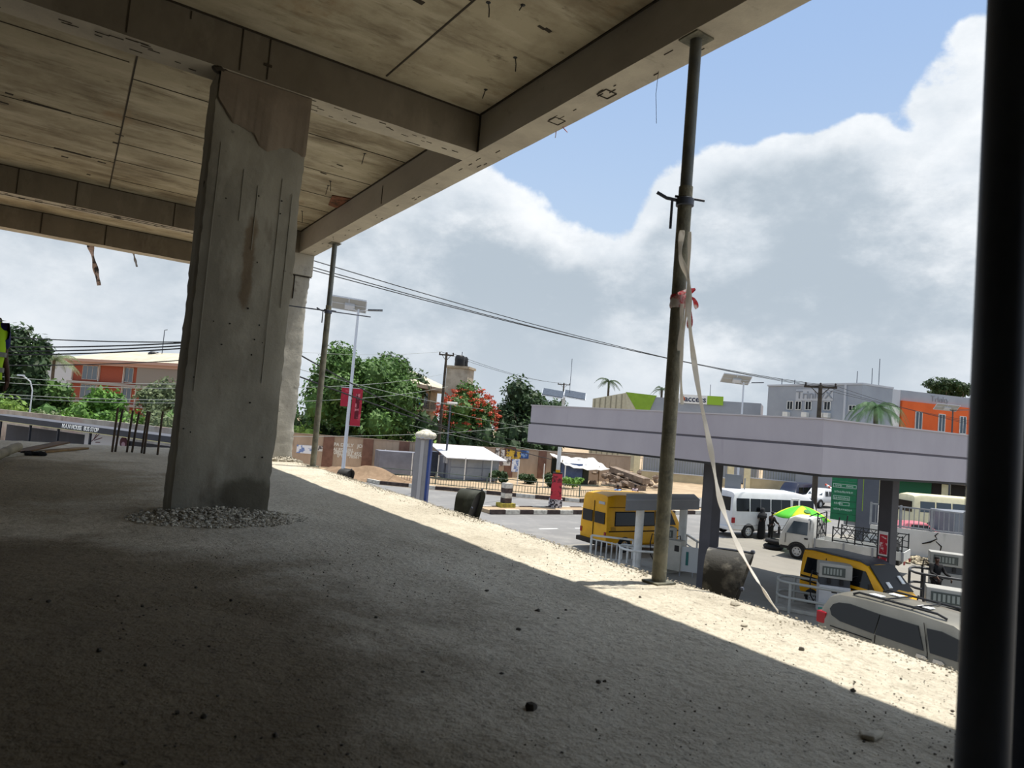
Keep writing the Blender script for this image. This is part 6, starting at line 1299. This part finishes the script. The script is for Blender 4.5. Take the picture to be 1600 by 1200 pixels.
cable('thin line from the leaning grey pole to the left behind the big tree',[pA+Vector((-.6,0,.1)),at(440,548,50)],.014,wire_g,None,.3)
for i,(x0,y0,D0,x1,y1,D1,r_,m_,l) in enumerate(((440,538,26,700,668,52,.03,wire_m,'thick cable falling from the corner pillar past the solar lamp, upper one'),(440,578,26,862,718,55,.03,wire_m,'thick cable falling from the corner pillar past the red banner, lower one'),(450,572,30,760,640,60,.014,wire_g,'thin pale cable crossing the big tree high up'),(440,628,30,700,604,60,.012,wire_g,'thin pale cable rising rightwards across the big tree'),(440,606,30,690,585,62,.012,wire_g,'thin pale cable crossing the top of the big tree'),(700,665,52,900,700,70,.02,wire_m,'dark cable in front of the flame tree'),(690,640,60,880,675,75,.014,wire_g,'thin pale cable in front of the dark rounded tree'),(640,664,50,900,710,60,.014,wire_g,'thin pale cable low in front of the flame tree'),(440,682,30,830,664,55,.012,wire_g,'thin pale cable along the top of the painted wall'))):
    cable(l,[at(x0,y0,D0),at(x1,y1,D1)],r_,m_,None,.25)
for i,(y0,y1,r_,m_) in enumerate(((523,534,.025,wire_m),(541,533,.03,wire_m),(548,537,.03,wire_m),(554,541,.03,wire_m),(570,560,.022,wire_m))):
    cable('dark telephone cable crossing the sky left of the front pillar',[at(-40,y0,30),at(330,y1,28)],r_,m_,'dark cables at the left',.12)
for i,(y0,y1) in enumerate(((585,600),(594,606),(612,624),(617,629))):
    cable('thin pale cable in front of the bushes left of the front pillar',[at(-40,y0,27),at(330,y1,26)],.013,wire_g,'pale cables at the left',.12)
# old curved street light among the bushes
q=plan(52,600,54); t=thing('curved_street_light','pale curved street light among the bushes at the far left','street lamp',q); b=MB(); b.tube([(0,0,0),(0,0,4.8),(-.2,0,5.5),(-.7,0,5.9)],.05,7); b.build('post',lamp_white,t); b=MB(); b.box((-.85,0,5.93),(.5,.2,.12)); b.build('lamp_head',lamp_white,t)
# ================================================================ daylight
sun=bpy.data.lights.new('sun','SUN'); sun.energy=5.9; sun.angle=math.radians(.55); sun.color=(1,.95,.86)
so=bpy.data.objects.new('sun',sun); COL.objects.link(so)
sv=Vector((.213,-.04,1)).normalized(); so.rotation_euler=sv.to_track_quat('Z','Y').to_euler(); so.location=sv*60
w=bpy.data.worlds.new('sky'); SC.world=w; w.use_nodes=True; nt=w.node_tree; bg=nt.nodes['Background']; N=nt.nodes.new; Lk=nt.links.new
tc=N('ShaderNodeTexCoord')
def math_(op,a,b=None,clamp=False):
    n=N('ShaderNodeMath'); n.operation=op; n.use_clamp=clamp
    for i,v in enumerate((a,b)):
        if v is None: continue
        if isinstance(v,(int,float)): n.inputs[i].default_value=v
        else: Lk(v,n.inputs[i])
    return n.outputs[0]
def noise_(vec,scale,detail,rough,off=(0,0,0),st=(1,1,1),dist=0.):
    mp=N('ShaderNodeMapping'); mp.inputs['Location'].default_value=off; mp.inputs['Scale'].default_value=st; Lk(vec,mp.inputs['Vector'])
    n=N('ShaderNodeTexNoise'); n.inputs['Scale'].default_value=scale; n.inputs['Detail'].default_value=detail; n.inputs['Roughness'].default_value=rough; n.inputs['Distortion'].default_value=dist; Lk(mp.outputs[0],n.inputs['Vector']); return n.outputs['Fac']
def rng(v,a,b,c=0.,d=1.):
    n=N('ShaderNodeMapRange'); n.interpolation_type='SMOOTHSTEP'; n.inputs[1].default_value=a; n.inputs[2].default_value=b; n.inputs[3].default_value=c; n.inputs[4].default_value=d; Lk(v,n.inputs[0]); return n.outputs[0]
D3=tc.outputs['Generated']
base=noise_(D3,3.2,9,.58,(2.3,1.1,.4),(1,1,1.35),.15)
acc=base
# great cloud banks and blue gaps, by bearing and height in the sky: (pixel sight line, outer px radius, inner, weight)
for px,py,ro,ri,wt_ in ((980,120,360,110,-.40),(1340,50,300,70,-.46),(890,320,150,20,-.20),(1280,430,330,120,.30),(700,420,330,100,.26),(1495,100,115,30,.46),(200,480,480,160,.24),(1000,560,420,120,.26),(1450,430,300,120,.26),(1100,290,170,40,.22),(1290,200,120,30,.22),(700,60,300,50,-.2),(1290,20,200,40,-.3)):
    d=sight(px,py).normalized()
    dp=N('ShaderNodeVectorMath'); dp.operation='DOT_PRODUCT'; Lk(D3,dp.inputs[0]); dp.inputs[1].default_value=d
    off=math.hypot(px-800,py-600); k=F/math.hypot(F,off)
    co=math.cos(math.atan(ro/F*k)); ci=math.cos(math.atan(ri/F*k))
    acc=math_('ADD',acc,math_('MULTIPLY',rng(dp.outputs['Value'],co,ci),wt_))
acc=math_('ADD',acc,math_('MULTIPLY',math_('SUBTRACT',noise_(D3,13,6,.6,(4,2,8),(1,1,1.2)),.5),.16))
cloud=rng(acc,.47,.55)
thick=rng(acc,.60,.92)
n2=noise_(D3,5.5,8,.6,(7,3,1),(1,1,1.6)); n3=noise_(D3,3.6,8,.6,(1,9,4),(1,1,1.7))
puff=rng(n2,.36,.66)
sep=N('ShaderNodeSeparateXYZ'); Lk(D3,sep.inputs[0]); el=sep.outputs['Z']
blue=N('ShaderNodeMix'); blue.data_type='RGBA'; Lk(rng(el,.02,.65),blue.inputs[0]); blue.inputs[6].default_value=lin('#bccfe2'); blue.inputs[7].default_value=lin('#95b2dc')
shade=math_('MULTIPLY',thick,rng(n3,.36,.6),True)
shade=math_('MAXIMUM',shade,math_('MULTIPLY',rng(n3,.52,.7),.55))
wh=N('ShaderNodeMix'); wh.data_type='RGBA'; Lk(puff,wh.inputs[0]); wh.inputs[6].default_value=lin('#d6dde4'); wh.inputs[7].default_value=lin('#eef1f4')
gr=N('ShaderNodeMix'); gr.data_type='RGBA'; Lk(shade,gr.inputs[0]); Lk(wh.outputs[2],gr.inputs[6]); gr.inputs[7].default_value=lin('#adb9c4')
low=N('ShaderNodeMix'); low.data_type='RGBA'; Lk(rng(el,.02,.22,.55,0.),low.inputs[0]); Lk(gr.outputs[2],low.inputs[6]); low.inputs[7].default_value=lin('#c3ccd5')
sk=N('ShaderNodeMix'); sk.data_type='RGBA'; Lk(cloud,sk.inputs[0]); Lk(blue.outputs[2],sk.inputs[6]); Lk(low.outputs[2],sk.inputs[7])
Lk(sk.outputs[2],bg.inputs['Color']); bg.inputs['Strength'].default_value=1.07
